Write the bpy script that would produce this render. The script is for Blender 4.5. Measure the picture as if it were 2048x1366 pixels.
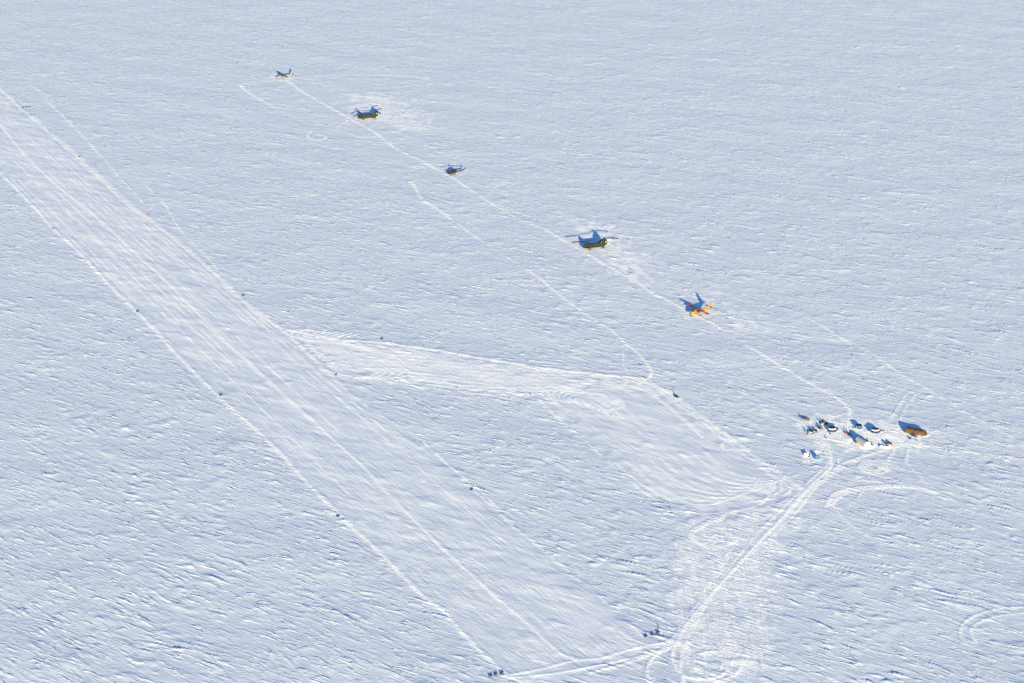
import bpy, math, random
import numpy as np
from mathutils import Vector, Matrix

R = math.radians
random.seed(7)
scene = bpy.context.scene
for o in list(bpy.data.objects):
    bpy.data.objects.remove(o, do_unlink=True)
COL = scene.collection

# ------------------------------------------------------------------ camera
CAM_H = 400.0                 # the aircraft the picture was taken from flies 400 m up
FPX = 2048 * 70.0 / 36.0      # focal length in photograph pixels (70 mm lens)
HORIZON = -850.0              # row of the horizon, from the runway edges' vanishing point
PITCH = math.atan((683 - HORIZON) / FPX)
cam_d = bpy.data.cameras.new('camera')
cam = bpy.data.objects.new('camera', cam_d)
COL.objects.link(cam)
cam_d.sensor_width = 36.0
cam_d.lens = 70.0
cam_d.clip_start = 1.0
cam_d.clip_end = 60000.0
cam.location = (0, 0, CAM_H)
cam.rotation_euler = (math.pi / 2 - PITCH, 0, 0)
scene.camera = cam

# ------------------------------------------------------------------ light
SUN_EL = 10.0
SUN_AZ = 9.0                  # sun stands behind the camera, a little to the right
world = bpy.data.worlds.new('World')
scene.world = world
world.use_nodes = True
wn = world.node_tree
wn.nodes.clear()
sky = wn.nodes.new('ShaderNodeTexSky')
sky.sky_type = 'NISHITA'
sky.sun_disc = False
sky.sun_elevation = R(SUN_EL)
sky.sun_rotation = R(180 - SUN_AZ)
sky.altitude = 300
sky.air_density = 1.0
sky.dust_density = 0.2
sky.ozone_density = 4.0
tint = wn.nodes.new('ShaderNodeMix')
tint.data_type = 'RGBA'
tint.blend_type = 'MULTIPLY'
tint.inputs[0].default_value = 1.0
tint.inputs[7].default_value = (0.42, 0.82, 1.18, 1)
bg = wn.nodes.new('ShaderNodeBackground')
bg.inputs['Strength'].default_value = 0.082
wo = wn.nodes.new('ShaderNodeOutputWorld')
wn.links.new(sky.outputs[0], tint.inputs[6])
wn.links.new(tint.outputs[2], bg.inputs[0])
wn.links.new(bg.outputs[0], wo.inputs[0])

sun_d = bpy.data.lights.new('sun', 'SUN')
sun_d.energy = 5.0
sun_d.angle = R(0.53)
sun_d.color = (1.0, 0.875, 0.53)
sun = bpy.data.objects.new('sun', sun_d)
COL.objects.link(sun)
sv = Vector((math.sin(R(SUN_AZ)) * math.cos(R(SUN_EL)), -math.cos(R(SUN_AZ)) * math.cos(R(SUN_EL)), math.sin(R(SUN_EL))))
sun.rotation_euler = sv.to_track_quat('Z', 'Y').to_euler()
sun.location = (100, -200, 300)

scene.view_settings.view_transform = 'Standard'
scene.view_settings.look = 'None'
scene.view_settings.gamma = 1.0
scene.view_settings.use_curve_mapping = False
scene.view_settings.exposure = 1.38

# ------------------------------------------------------------------ pixel -> place
_sp, _cp = math.sin(PITCH), math.cos(PITCH)
def at(u, v, h=0.0):
    """point of height h met by the ray through photograph pixel (u, v)"""
    a = (u - 1024.0) / FPX
    b = (683.0 - v) / FPX
    d = Vector((a, _cp + b * _sp, -_sp + b * _cp))
    t = (h - CAM_H) / d.z
    return Vector((0, 0, CAM_H)) + d * t
def at2(pts):
    return [tuple(at(u, v))[:2] for u, v in pts]

# ------------------------------------------------------------------ where the things stand
PADS = []                      # (x, y, radius) of levelled, trodden snow
def spot(u, v, h=0.0, r=1.5):
    p = at(u, v, h)
    PADS.append((p.x, p.y, r))
    return (p.x, p.y, 0.0)

P = {}
P['yellow'] = spot(1396.3, 618.3, 3.3, 9)
P['grey'] = spot(565.5, 149.7, 3.3, 9)
def mid(a, ha, b, hb):
    p, q = at(*a, ha), at(*b, hb)
    return ((p.x + q.x) / 2, (p.y + q.y) / 2)
m = mid((1173.3, 483.2), 5.0, (1208.3, 475.6), 6.4); P['chinook_a'] = (m[0], m[1], 0); PADS.append((m[0], m[1], 9))
m = mid((721.4, 226.4), 5.0, (751.7, 220.4), 6.4); P['chinook_b'] = (m[0], m[1], 0); PADS.append((m[0], m[1], 9))
P['griffon'] = spot(906, 338.2, 4.0, 6)
P['dome_a'] = spot(1663.4, 861, 0, 3.6)
P['dome_b'] = spot(1750.3, 863.3, 0, 3.6)
P['round'] = spot(1717.5, 855.8, 0, 2.6)
P['tunnel'] = spot(1725.9, 887, 0, 6)
P['brown'] = spot(1830.5, 865.6, 0, 7.5)
P['cabin'] = spot(1633.9, 917.8, 0, 2.2)
P['screen'] = spot(1613.2, 912.0, 0, 2.0)
# small things: photograph pixel of the foot of each
SLED_SPOTS = {'a': (1605.4, 837.0), 'red': (1646.5, 845.2), 'b1': (1640.8, 845.5), 'b2': (1652.0, 847.2), 'c': (1639.4, 857.5), 'd': (1623.4, 863.4), 'e': (1631.6, 863.0),
              'pink': (1694.0, 868.2), 'i2': (1701.2, 872.4), 'j': (1711.2, 885.4), 'k': (1742.1, 889.2), 'l1': (1772.4, 888.4), 'l2': (1780.6, 888.4), 'm': (1828.4, 873.0), 'r': (1353.6, 795.0)}
QAM_SPOTS = {'a': (1613.0, 838.2), 'b': (1645.8, 849.4), 'd': (1621.0, 866.0)}
PERSON_SPOTS = {'f1': (1615.2, 864.6), 'f2': (1615.0, 869.6), 'c1': (1636.6, 858.2), 'c2': (1643.4, 857.6), 'cr': (1640.3, 855.0), 'd1': (1621.0, 861.6), 'd2': (1625.8, 861.2),
                'i': (1698.6, 869.0), 'q': (1618.4, 913.8), 't': (474.5, 126.6)}
MARK_L = [(275, 623.5), (441.5, 791), (676, 1033), (981, 1352), (991, 1349), (1003.5, 1346)]
MARK_R = [(159, 313.5), (486.5, 591.5), (672, 750), (943.5, 980), (1291.5, 1273.5), (1304.5, 1269.5), (1316, 1265.5), (45.8, 215.6), (53.2, 214.6), (59.6, 213.8), (763.5, 678.6)]
MARK_RED = [(107, 458), (296.5, 430)]
FLAG_SPOTS = [(1060.6, 791.4), (1290.2, 758), (1463.4, 873.6), (1341, 1021), (1610.8, 967.4), (1318.2, 1258)]
SM = {}
for grp, r in ((SLED_SPOTS, 1.7), (QAM_SPOTS, 1.5), (PERSON_SPOTS, .7)):
    for k, (u, v) in grp.items():
        SM[(id(grp), k)] = spot(u, v, 0, r)
def sp(grp, k): return SM[(id(grp), k)]
MARKS = [[spot(u, v, 0, .9) for u, v in l] for l in (MARK_L, MARK_R, MARK_RED)]
FLAGS = [spot(u, v, 0, .4) for u, v in FLAG_SPOTS]

# ------------------------------------------------------------------ the ground: noise
def _hash(ix, iy, seed):
    h = (ix.astype(np.int64) * 374761393 + iy.astype(np.int64) * 668265263 + seed * 974634211) & 0xFFFFFFFF
    h = ((h ^ (h >> 13)) * 1274126177) & 0xFFFFFFFF
    return (h ^ (h >> 16)) & 0xFFFF
_ang = np.arange(65536) * (2 * math.pi / 65536.0)
_GX, _GY = np.cos(_ang).astype(np.float32), np.sin(_ang).astype(np.float32)
def gnoise(x, y, seed=0):
    ix, iy = np.floor(x), np.floor(y)
    fx, fy = (x - ix).astype(np.float32), (y - iy).astype(np.float32)
    ux, uy = fx * fx * fx * (fx * (fx * 6 - 15) + 10), fy * fy * fy * (fy * (fy * 6 - 15) + 10)
    def g(dx, dy):
        k = _hash(ix + dx, iy + dy, seed)
        return _GX[k] * (fx - dx) + _GY[k] * (fy - dy)
    a = g(0, 0); b = g(1, 0); c = g(0, 1); d = g(1, 1)
    ab = a + (b - a) * ux
    return (ab + ((c + (d - c) * ux) - ab) * uy) * 1.5
def sstep(e0, e1, x):
    t = np.clip((x - e0) / (e1 - e0), 0, 1)
    return t * t * (3 - 2 * t)

# raster of trodden / driven / groomed snow, half a metre a cell
RX0, RX1, RY0, RY1, RC = -620.0, 700.0, 610.0, 2260.0, 0.5
NX, NY = int((RX1 - RX0) / RC), int((RY1 - RY0) / RC)
churn = np.zeros((NY, NX), np.float32)
berm = np.zeros((NY, NX), np.float32)
flat = np.zeros((NY, NX), np.float32)
groom = np.zeros((NY, NX), np.float32)
comb = np.zeros((NY, NX), np.float32)
def window(x0, x1, y0, y1):
    i0, i1 = max(0, int((x0 - RX0) / RC)), min(NX, int((x1 - RX0) / RC) + 2)
    j0, j1 = max(0, int((y0 - RY0) / RC)), min(NY, int((y1 - RY0) / RC) + 2)
    if i1 <= i0 or j1 <= j0:
        return None
    X, Y = np.meshgrid(RX0 + (np.arange(i0, i1) + .5) * RC, RY0 + (np.arange(j0, j1) + .5) * RC)
    return slice(j0, j1), slice(i0, i1), X, Y
def smooth_line(pts, step=4.0):
    """Catmull-Rom through the points"""
    pts = [np.array(p, float) for p in pts]
    if len(pts) < 3:
        return pts
    out = []
    ext = [2 * pts[0] - pts[1]] + pts + [2 * pts[-1] - pts[-2]]
    for i in range(1, len(ext) - 2):
        p0, p1, p2, p3 = ext[i - 1:i + 3]
        n = max(1, int(np.linalg.norm(p2 - p1) / step))
        for k in range(n):
            t = k / n
            out.append(.5 * ((2 * p1) + (p2 - p0) * t + (2 * p0 - 5 * p1 + 4 * p2 - p3) * t * t + (3 * p1 - p0 - 3 * p2 + p3) * t ** 3))
    out.append(pts[-1])
    return out
def stroke(pts, w, c=0.0, b=0.0, f=0.0, g=0.0, gap=0.0, wob=0.0, world_pts=False, seed=0):
    """a track: half-width w, churned snow c, thrown-up ridge b, levelled f"""
    pts = pts if world_pts else at2(pts)
    pts = smooth_line(pts)
    w = w * 1.25 if w < 1.6 else w
    c, gap = min(1.0, c * 1.25), gap * .7
    s = 0.0
    for p, q in zip(pts[:-1], pts[1:]):
        p, q = np.array(p, float), np.array(q, float)
        L = np.linalg.norm(q - p)
        if L < 1e-6:
            continue
        wn_ = w * 2.2 + 1.0
        W = window(min(p[0], q[0]) - wn_, max(p[0], q[0]) + wn_, min(p[1], q[1]) - wn_, max(p[1], q[1]) + wn_)
        if W is None:
            s += L
            continue
        js, is_, X, Y = W
        dx, dy = (q - p) / L
        t = (X - p[0]) * dx + (Y - p[1]) * dy
        tc = np.clip(t, 0, L)
        d = np.hypot(X - p[0] - dx * tc, Y - p[1] - dy * tc)
        if wob:
            d = d + wob * gnoise((X + 31 * seed) / 5.0, Y / 5.0, 40 + seed)
        k = np.exp(-(d / w) ** 2 * 1.4).astype(np.float32)
        if gap:
            n = gnoise(np.full_like(d, 0.37 + seed) + X * .07, Y * .07, 60 + seed)
            k = k * (1 - gap * sstep(-.05, .35, n)).astype(np.float32)
        if c: churn[js, is_] = np.maximum(churn[js, is_], c * k)
        bb = b * .6
        if b: berm[js, is_] = np.where(np.abs(bb * k) > np.abs(berm[js, is_]), bb * k, berm[js, is_])
        if f: flat[js, is_] = np.maximum(flat[js, is_], f * np.minimum(1, k * 1.6))
        if g: groom[js, is_] = np.maximum(groom[js, is_], g * k)
        s += L
def area(pts, field, val, soft=4.0, rag=3.0, world_pts=False, seed=0):
    """fill a polygon, feathered, with a ragged edge"""
    pts = pts if world_pts else at2(pts)
    A = np.array(pts)
    W = window(A[:, 0].min() - soft * 3, A[:, 0].max() + soft * 3, A[:, 1].min() - soft * 3, A[:, 1].max() + soft * 3)
    js, is_, X, Y = W
    inside = np.zeros(X.shape, bool)
    dist = np.full(X.shape, 1e9)
    n = len(A)
    for i in range(n):
        (x0, y0), (x1, y1) = A[i], A[(i + 1) % n]
        if y0 != y1:
            c = ((y0 > Y) != (y1 > Y)) & (X < (x1 - x0) * (Y - y0) / (y1 - y0) + x0)
            inside ^= c
        L2 = (x1 - x0) ** 2 + (y1 - y0) ** 2
        t = np.clip(((X - x0) * (x1 - x0) + (Y - y0) * (y1 - y0)) / max(L2, 1e-9), 0, 1)
        dist = np.minimum(dist, np.hypot(X - x0 - t * (x1 - x0), Y - y0 - t * (y1 - y0)))
    sd = np.where(inside, dist, -dist) + rag * gnoise(X / 7.0, Y / 9.0, 90 + seed)
    k = sstep(-soft * .3, soft, sd).astype(np.float32) * val
    field[js, is_] = np.maximum(field[js, is_], k)
def loop(cu, cv, ru, rv, turns=1.0, a0=0.0, shrink=1.0, tilt=0.0, n=26):
    out = []
    for i in range(int(n * turns) + 1):
        a = a0 + 2 * math.pi * i / n
        k = 1 - (1 - shrink) * i / (n * turns)
        x, y = ru * k * math.cos(a), rv * k * math.sin(a)
        out.append((cu + x - tilt * y * 0, cv + y + tilt * x))
    return out

# --- runway
RW_L = [(-60, 285), (0, 345), (60, 405), (110, 460), (160, 505), (200, 550), (240, 590), (300, 650), (350, 705), (440, 795), (480, 830), (560, 905), (600, 950), (660, 1010), (700, 1050), (740, 1085), (775, 1120), (845, 1190), (880, 1215), (930, 1270), (980, 1320), (1020, 1352)]
RW_R = [(-60, 122), (0, 178), (60, 232), (110, 275), (160, 318), (210, 365), (270, 418), (300, 440), (370, 495), (430, 548), (480, 595), (530, 635), (575, 668), (620, 710), (660, 748)]
RW_C = [(-60, 180), (0, 248), (60, 320), (130, 383), (200, 440), (270, 505), (330, 560), (400, 630), (450, 680), (500, 725), (560, 780), (620, 835), (680, 890), (730, 935), (770, 980), (830, 1040), (870, 1080), (940, 1145), (1000, 1200), (1060, 1250), (1120, 1305), (1160, 1318)]
RW_POLY = RW_L + [(1060, 1366), (1340, 1290), (1290, 1270), (1190, 1185), (1100, 1110), (1030, 1055), (950, 985), (870, 905), (790, 840), (720, 790)] + RW_R[::-1]
TAXI = [(575, 660), (690, 678), (840, 695), (1000, 722), (1170, 745), (1300, 760), (1350, 790), (1200, 780), (1060, 790), (950, 778), (860, 765), (720, 755), (660, 745)]
APRON = [(1075, 785), (1130, 768), (1220, 762), (1310, 766), (1350, 790), (1400, 830), (1460, 873), (1520, 920), (1580, 962), (1600, 985), (1540, 1005), (1480, 1025), (1400, 1030), (1340, 1015), (1290, 985), (1230, 935), (1170, 880), (1110, 830)]
COMBED = [(1345, 1035), (1420, 1030), (1540, 1005), (1605, 990), (1590, 1080), (1575, 1160), (1560, 1270), (1550, 1366), (1340, 1366), (1335, 1290), (1322, 1240), (1330, 1130)]
for poly, fl, gr in ((RW_POLY, .93, 1.0), (TAXI, .72, .75), (APRON, .82, 1.0)):
    area(poly, flat, fl, 3.0 if poly is RW_POLY else 9.0, 2.0 if poly is RW_POLY else 8.0)
    area(poly, groom, gr, 3.0 if poly is RW_POLY else 9.0, 2.0 if poly is RW_POLY else 8.0)
area(RW_POLY, churn, .43, 6, 3)
area(TAXI, churn, .60, 8, 9)
area(APRON, churn, .46, 10, 10)
area(COMBED, comb, 1.0, 5, 5)
area(COMBED, churn, .54, 9, 12)
area(COMBED, flat, .35, 5, 5)
stroke(RW_L, 1.25, c=1.0, b=.15, wob=.5, gap=.25, seed=1)
stroke(RW_R, 1.5, c=1.0, b=.18, wob=.6, gap=.25, seed=2)
stroke([(p[0] + 6, p[1] - 1) for p in RW_R[2:12]], .8, c=.7, b=.08, gap=.7, seed=3)
stroke(RW_C, 1.1, c=1.0, b=.14, wob=.3, seed=4)
stroke([(660, 748), (700, 785), (770, 835), (830, 870), (870, 905), (960, 990), (1030, 1055), (1100, 1108)], .9, c=.6, b=.06, gap=.6, wob=.6, seed=5)
stroke([(870, 905), (915, 945), (965, 985), (1000, 1020)], .8, c=.8, b=.08, gap=.3, seed=6)
stroke([(1030, 1055), (1100, 1112), (1190, 1187), (1245, 1235), (1290, 1275)], 1.0, c=.55, gap=.5, wob=.8, seed=7)
for k in range(16):            # long passes of the groomer along the strip
    t = k / 16 + random.uniform(-.02, .02)
    a0 = random.uniform(0, .5); a1 = a0 + random.uniform(.25, .5)
    pl, pr = at2([(0, 345), (1000, 1340)]), at2([(0, 178), (1290, 1272)])
    def L(tt, ss):
        l = np.array(pl[0]) + (np.array(pl[1]) - pl[0]) * ss
        r = np.array(pr[0]) + (np.array(pr[1]) - pr[0]) * ss
        return tuple(l + (r - l) * tt)
    stroke([L(t, a0), L(t + random.uniform(-.02, .02), (a0 + a1) / 2), L(t + random.uniform(-.04, .04), a1)], .6, c=.9, b=.05, gap=.5, world_pts=True, seed=20 + k)
# --- taxiway and apron
stroke([(575, 660), (620, 668), (690, 680), (760, 685), (840, 695), (920, 708), (1000, 722), (1080, 735), (1170, 745), (1240, 752), (1290, 758)], 2.0, c=1.0, b=.22, wob=.8, seed=8)
stroke([(700, 688), (800, 697), (900, 712), (1000, 730), (1120, 745), (1230, 757)], 1.6, c=.75, wob=1, gap=.4, seed=9)
stroke([(640, 738), (700, 752), (790, 760), (850, 757), (950, 776), (1060, 790)], 1.4, c=.75, b=.06, wob=.8, gap=.3, seed=10)
for k in range(11):
    v0 = 695 + k * 6.2
    stroke([(700 + 22 * k * .3, v0 + 4), (850, v0 + 12 + k * .5), (1000, v0 + 22 + k), (1150 + 6 * k, v0 + 34 - k * .8)], .9, c=.95, b=.05, gap=.5, wob=.8, seed=30 + k)
for k in range(9):             # turning arcs where the taxiway leaves the runway
    u = 585 + k * 13
    stroke([(u + 26, 657 + k * 1.4), (u, 661 + k * 1.8), (u - 4, 668 + k * 1.7), (u + 12, 676 + k * 1.6), (u + 40, 682 + k)], .8, c=1.0, b=.15, seed=50 + k)
for k in range(7):
    u, v = 610 + k * 8, 690 + k * 6
    stroke([(u, v), (u + 9, v - 1), (u + 14, v + 5), (u + 12, v + 12)], .7, c=1.0, b=.12, seed=60 + k)
for k in range(5):
    u = 750 + k * 17
    stroke([(u - 40, 738), (u - 10, 735), (u + 4, 743), (u - 8, 752), (u - 40, 756)], .8, c=1.0, b=.12, seed=70 + k)
stroke([(1280, 762), (1320, 775), (1350, 792), (1400, 830), (1460, 875), (1520, 920), (1570, 955), (1600, 978)], 2.3, c=.85, b=.10, wob=1, seed=11)
stroke([(1310, 775), (1380, 826), (1450, 880), (1520, 932), (1585, 980)], 1.4, c=.7, wob=1, gap=.3, seed=12)
stroke([(1075, 795), (1110, 830), (1170, 880), (1230, 935), (1290, 985), (1340, 1015), (1400, 1027), (1480, 1021), (1530, 1003)], 1.2, c=.6, b=.05, wob=.8, gap=.4, seed=13)
for k in range(7):             # nested turns at the apron's ends
    stroke(loop(1165 + k * 2, 797 + k, 82 - 9 * k, 26 - 3 * k, .72, 2.1 + .25 * (k % 3), 1, .16), .75, c=.9, b=.07, gap=.45, wob=.6, seed=80 + k)
for k in range(6):
    stroke([(1190 + 12 * k, 770 + 2 * k), (1250 + 10 * k, 769 + 2.5 * k), (1300 + 6 * k, 784 + 5 * k), (1380 + 5 * k, 845 + 6 * k)], .8, c=.9, b=.06, gap=.35, wob=.5, seed=90 + k)
for k in range(10):
    u, v = 1165 + k * 8 + 3 * math.sin(k * 5), 802 + k * 2.6
    stroke([(u, v), (u + 5, v + 5), (u + 7, v + 11)], .6, c=.95, b=.09, gap=.3, wob=.4, seed=100 + k)
for k in range(9):             # curved passes at the south end
    u, v = 1230 + k * 22, 925 - 3 * k
    stroke([(u, v), (u + 50, v + 40), (u + 110, v + 72 - k * 2), (u + 180, v + 84 - 4 * k), (u + 235 - 6 * k, v + 72 - 3 * k)], .8, c=.9, b=.06, gap=.45, wob=.7, seed=120 + k)
stroke([(1500, 960), (1525, 975), (1537, 990), (1530, 1001), (1500, 1003)], .8, c=.7, b=.08, seed=130)
for k in range(6):
    u, v = 1508 + k * 13 + 4 * math.sin(k * 4), 958 + k * 2.2
    stroke([(u, v), (u + 4, v + 7), (u + 2, v + 15), (u - 10, v + 22)], .65, c=.9, b=.07, gap=.4, wob=.6, seed=135 + k)
stroke(loop(1457, 890, 14, 9, .8, 1.2), .9, c=.75, b=.06, seed=14)
stroke([(1276, 862), (1290, 873), (1315, 879)], .7, c=.7, b=.07, seed=15)
# --- aircraft line
stroke([(566, 155), (600, 180), (640, 203), (700, 237), (745, 262), (790, 295), (840, 320), (893, 348), (935, 375)], 1.5, c=.95, b=.10, wob=.5, gap=.25, seed=16)
stroke([(935, 375), (980, 405), (1040, 438), (1088, 457)], 1.2, c=.6, b=.05, wob=.6, gap=.4, seed=17)
stroke([(1088, 457), (1122, 478), (1159, 498), (1183, 513), (1220, 534), (1271, 562), (1303, 584), (1334, 600), (1366, 617), (1392, 631), (1440, 655)], 1.35, c=1.0, b=.10, wob=.4, gap=.15, seed=18)
stroke([(1489, 688), (1521, 707), (1562, 732), (1603, 757), (1638, 777), (1665, 790), (1685, 805), (1698, 817), (1697, 830)], 1.35, c=1.0, b=.09, wob=.4, seed=19)
stroke([(1440, 655), (1489, 688)], 1.0, c=.4, wob=.5, gap=.5, seed=20)
stroke([(819, 362), (831, 375), (839, 392), (851, 403), (875, 418), (901, 437)], 1.2, c=.9, b=.08, seed=21)
stroke([(901, 437), (940, 465), (1000, 505), (1056, 540)], 1.0, c=.62, wob=.6, gap=.5, seed=22)
stroke([(1056, 540), (1083, 559), (1105, 578), (1127, 595), (1156, 616), (1186, 637), (1208, 650), (1227, 664), (1251, 687), (1271, 701), (1283, 714), (1293, 727), (1301, 740), (1300, 752), (1290, 760), (1276, 768)], 1.05, c=.95, b=.08, wob=.3, gap=.15, seed=23)
stroke([(819, 362), (850, 358), (890, 352)], 1, c=.5, gap=.3, seed=24)
stroke([(1243, 700), (1247, 715), (1244, 722), (1252, 740), (1258, 750)], .7, c=.6, b=.05, gap=.3, seed=25)
stroke([(623, 261), (615, 270), (620, 277), (634, 280), (649, 278), (654, 274), (646, 270), (631, 268)], 1.3, c=.9, b=.09, seed=26)
stroke([(697, 240), (688, 246), (675, 252)], 1.0, c=.7, seed=27)
stroke([(700, 277), (730, 282), (760, 285), (785, 286)], 1.1, c=.6, gap=.3, seed=28)
stroke([(478, 167), (488, 178), (503, 189), (526, 201), (546, 213)], 1.4, c=.85, b=.07, seed=29)
stroke([(546, 213), (587, 233), (611, 244)], 1.1, c=.45, gap=.6, seed=30)
stroke([(478, 168), (510, 165), (546, 161)], 1.2, c=.7, gap=.4, seed=31)
stroke([(556, 155), (545, 153.5), (540, 151), (545, 148.5), (556, 147.5)], 1.4, c=.95, b=.07, seed=32)
stroke([(570, 156), (605, 154), (664, 151), (740, 149), (810, 151), (860, 156)], 1.9, c=.85, gap=.5, wob=1, seed=33)
area([(670, 185), (770, 178), (870, 215), (890, 255), (810, 275), (740, 255), (680, 228)], churn, .56, 22, 22, seed=1)
area([(1120, 425), (1240, 450), (1310, 510), (1350, 575), (1260, 570), (1190, 530), (1130, 475)], churn, .64, 22, 22, seed=2)
area([(1400, 570), (1520, 620), (1540, 660), (1450, 660), (1390, 610)], churn, .64, 22, 22, seed=3)
area([(1450, 765), (1560, 810), (1590, 850), (1500, 815)], churn, .55, 16, 18, seed=4)
# --- beside the runway
stroke([(59, 169), (91, 188), (94, 201), (123, 228), (146, 252), (167, 273), (193, 302), (217, 326), (234, 349)], 1.2, c=.6, b=.05, gap=.4, wob=.5, seed=34)
stroke([(234, 349), (272, 389), (290, 409)], .9, c=.6, b=.05, gap=.5, seed=35)
stroke([(290, 368), (320, 398), (334, 415), (354, 449), (369, 469), (393, 493), (419, 519), (440, 545)], 1.0, c=.6, b=.05, gap=.5, seed=36)
stroke([(300, 418), (312, 405), (330, 408), (337, 418)], .9, c=.6, b=.06, seed=37)
stroke([(600, 640), (640, 672), (670, 700), (700, 722), (730, 740)], .8, c=.5, gap=.5, seed=38)
stroke([(80, 470), (50, 485), (20, 497)], .9, c=.6, gap=.3, seed=39)
# --- the road to the camp
ROAD = [(1351, 1290), (1366, 1257), (1393, 1221), (1426, 1183), (1459, 1147), (1494, 1109), (1530, 1070), (1565, 1034), (1598, 996), (1624, 968), (1649, 946), (1660, 932), (1660, 914), (1653, 895), (1641, 879), (1634, 866)]
stroke(ROAD, 3.4, c=.30, f=.8, g=.6, seed=40)
stroke(ROAD, 1.2, c=1.0, b=.10, wob=.3, seed=41)
for k, (dx, dy) in enumerate(((-7, -3), (6, 3), (11, 6), (-12, -6), (16, 9))):
    stroke([(u + dx * (.6 + .5 * math.sin(i * .8 + k)), v + dy * (.6 + .5 * math.sin(i * .8 + k))) for i, (u, v) in enumerate(ROAD)], .8, c=.62, b=.05, gap=.45, wob=.4, seed=42 + k)
stroke([(1598, 996), (1640, 962), (1682, 929), (1712, 917), (1748, 905), (1785, 894), (1814, 888), (1844, 890), (1879, 894), (1950, 905), (2060, 920)], 1.7, c=.9, b=.06, wob=.5, gap=.2, seed=47)
stroke([(1640, 968), (1690, 932), (1740, 915)], 1.0, c=.6, gap=.3, seed=48)
stroke([(1785, 894), (1788, 902), (1776, 918), (1768, 930)], 1.0, c=.65, gap=.3, seed=49)
stroke([(1818, 890), (1815, 905), (1812, 925), (1824, 938), (1840, 955), (1852, 966)], .9, c=.65, b=.04, gap=.3, seed=50)
for k in range(4):
    stroke(loop(1749 - k, 933 + k * .6, 31 - 6 * k, 14 - 2.6 * k, .9, .3 + k), .8, c=.75, b=.08, seed=51 + k)
for k in range(4):
    o = k * 4.5
    stroke([(1652 + o, 1012 - o * .2), (1656 + o, 998 + o * .3), (1668 + o, 986 + o * .4), (1699 + o * .6, 976 + o * .5), (1744, 971 + o * .45), (1810, 970 + o * .3), (1858, 978 + o * .3), (1890, 998)], .7, c=.75, b=.07, gap=.2, seed=56 + k)
stroke([(1660, 1005), (1670, 1018), (1681, 1031), (1705, 1052), (1735, 1070)], .8, c=.6, b=.05, gap=.3, seed=61)
stroke([(1733, 972), (1722, 985), (1715, 995)], .7, c=.6, seed=62)
stroke([(1609, 632), (1647, 653), (1697, 685), (1756, 714), (1794, 744), (1826, 761), (1858, 779), (1896, 802), (1928, 823), (1975, 849), (2028, 877), (2060, 893)], 1.2, c=.6, b=.05, gap=.45, wob=.6, seed=63)
stroke([(1650, 660), (1720, 692), (1770, 726), (1810, 752)], 1.0, c=.5, gap=.4, seed=64)
stroke([(1810, 790), (1795, 815), (1775, 845)], .8, c=.5, gap=.5, seed=65)
stroke([(1830, 788), (1815, 808), (1800, 838)], .8, c=.5, gap=.4, seed=66)
stroke([(2070, 1212), (1990, 1218), (1940, 1235), (1920, 1258), (1932, 1285), (1985, 1305), (2070, 1318)], .8, c=.55, b=.06, gap=.3, seed=67)
stroke([(2070, 1224), (2000, 1230), (1955, 1245), (1940, 1262), (1952, 1282)], .8, c=.5, b=.05, gap=.3, seed=68)
stroke([(1700, 830), (1690, 826), (1672, 833)], .8, c=.7, seed=69)
stroke([(1545, 822), (1590, 838), (1602, 845)], .8, c=.6, gap=.3, seed=70)
# --- turning place at the runway's end
stroke([(1010, 1352), (1080, 1338), (1150, 1320), (1200, 1316), (1245, 1302), (1298, 1290), (1343, 1281), (1370, 1255)], 1.2, c=.85, b=.06, wob=.4, seed=71)
stroke([(1020, 1356), (1120, 1345), (1220, 1325), (1300, 1308), (1350, 1290)], 1.0, c=.8, b=.05, wob=.5, seed=72)
stroke([(1180, 1345), (1245, 1328), (1310, 1305), (1352, 1280)], .8, c=.7, b=.05, seed=73)
stroke([(1240, 1262), (1262, 1278), (1290, 1288), (1330, 1285), (1352, 1268)], .9, c=.8, b=.05, seed=74)
stroke([(1230, 1270), (1260, 1286), (1295, 1294), (1335, 1292)], .8, c=.7, seed=75)
stroke([(1340, 1296), (1310, 1310), (1298, 1325), (1294, 1346), (1301, 1375)], .9, c=.9, b=.06, seed=76)
stroke([(1346, 1296), (1344, 1314), (1352, 1334), (1366, 1349), (1362, 1375)], .9, c=.9, b=.07, seed=77)
stroke([(1355, 1338), (1370, 1352), (1390, 1358), (1426, 1358), (1453, 1343), (1447, 1317), (1429, 1302), (1408, 1305)], .9, c=.8, b=.10, seed=78)
stroke([(1385, 1310), (1388, 1335), (1402, 1346), (1430, 1350)], .8, c=.75, b=.09, seed=79)
stroke([(1408, 1311), (1410, 1328), (1420, 1340), (1440, 1342), (1444, 1325), (1436, 1310)], .8, c=.75, b=.09, seed=80)
stroke([(1444, 1254), (1467, 1281), (1482, 1311), (1482, 1334), (1461, 1355), (1430, 1364)], .9, c=.75, b=.08, seed=81)
stroke([(1430, 1292), (1455, 1298), (1468, 1312), (1462, 1328)], .7, c=.75, b=.09, seed=82)
for k in range(3):
    stroke([(1450 - 2 * k, 1028 + 4 * k), (1408, 1046 + 3 * k), (1380 + 3 * k, 1062 + 2 * k), (1379 + 4 * k, 1073 + k), (1402, 1091 - 2 * k), (1426, 1099 - 3 * k), (1470, 1085 - 2 * k)], .8, c=1.0, b=.12, seed=83 + k)
stroke([(1455, 1040), (1480, 1058), (1500, 1075)], .8, c=.5, seed=86)
for k in range(7):
    stroke([(1395 + 12 * k, 1240 - 25 * k), (1365 + 10 * k, 1300 - 25 * k), (1360 + 6 * k, 1345 - 24 * k)], .8, c=.8, gap=.4, seed=87 + k)
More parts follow.
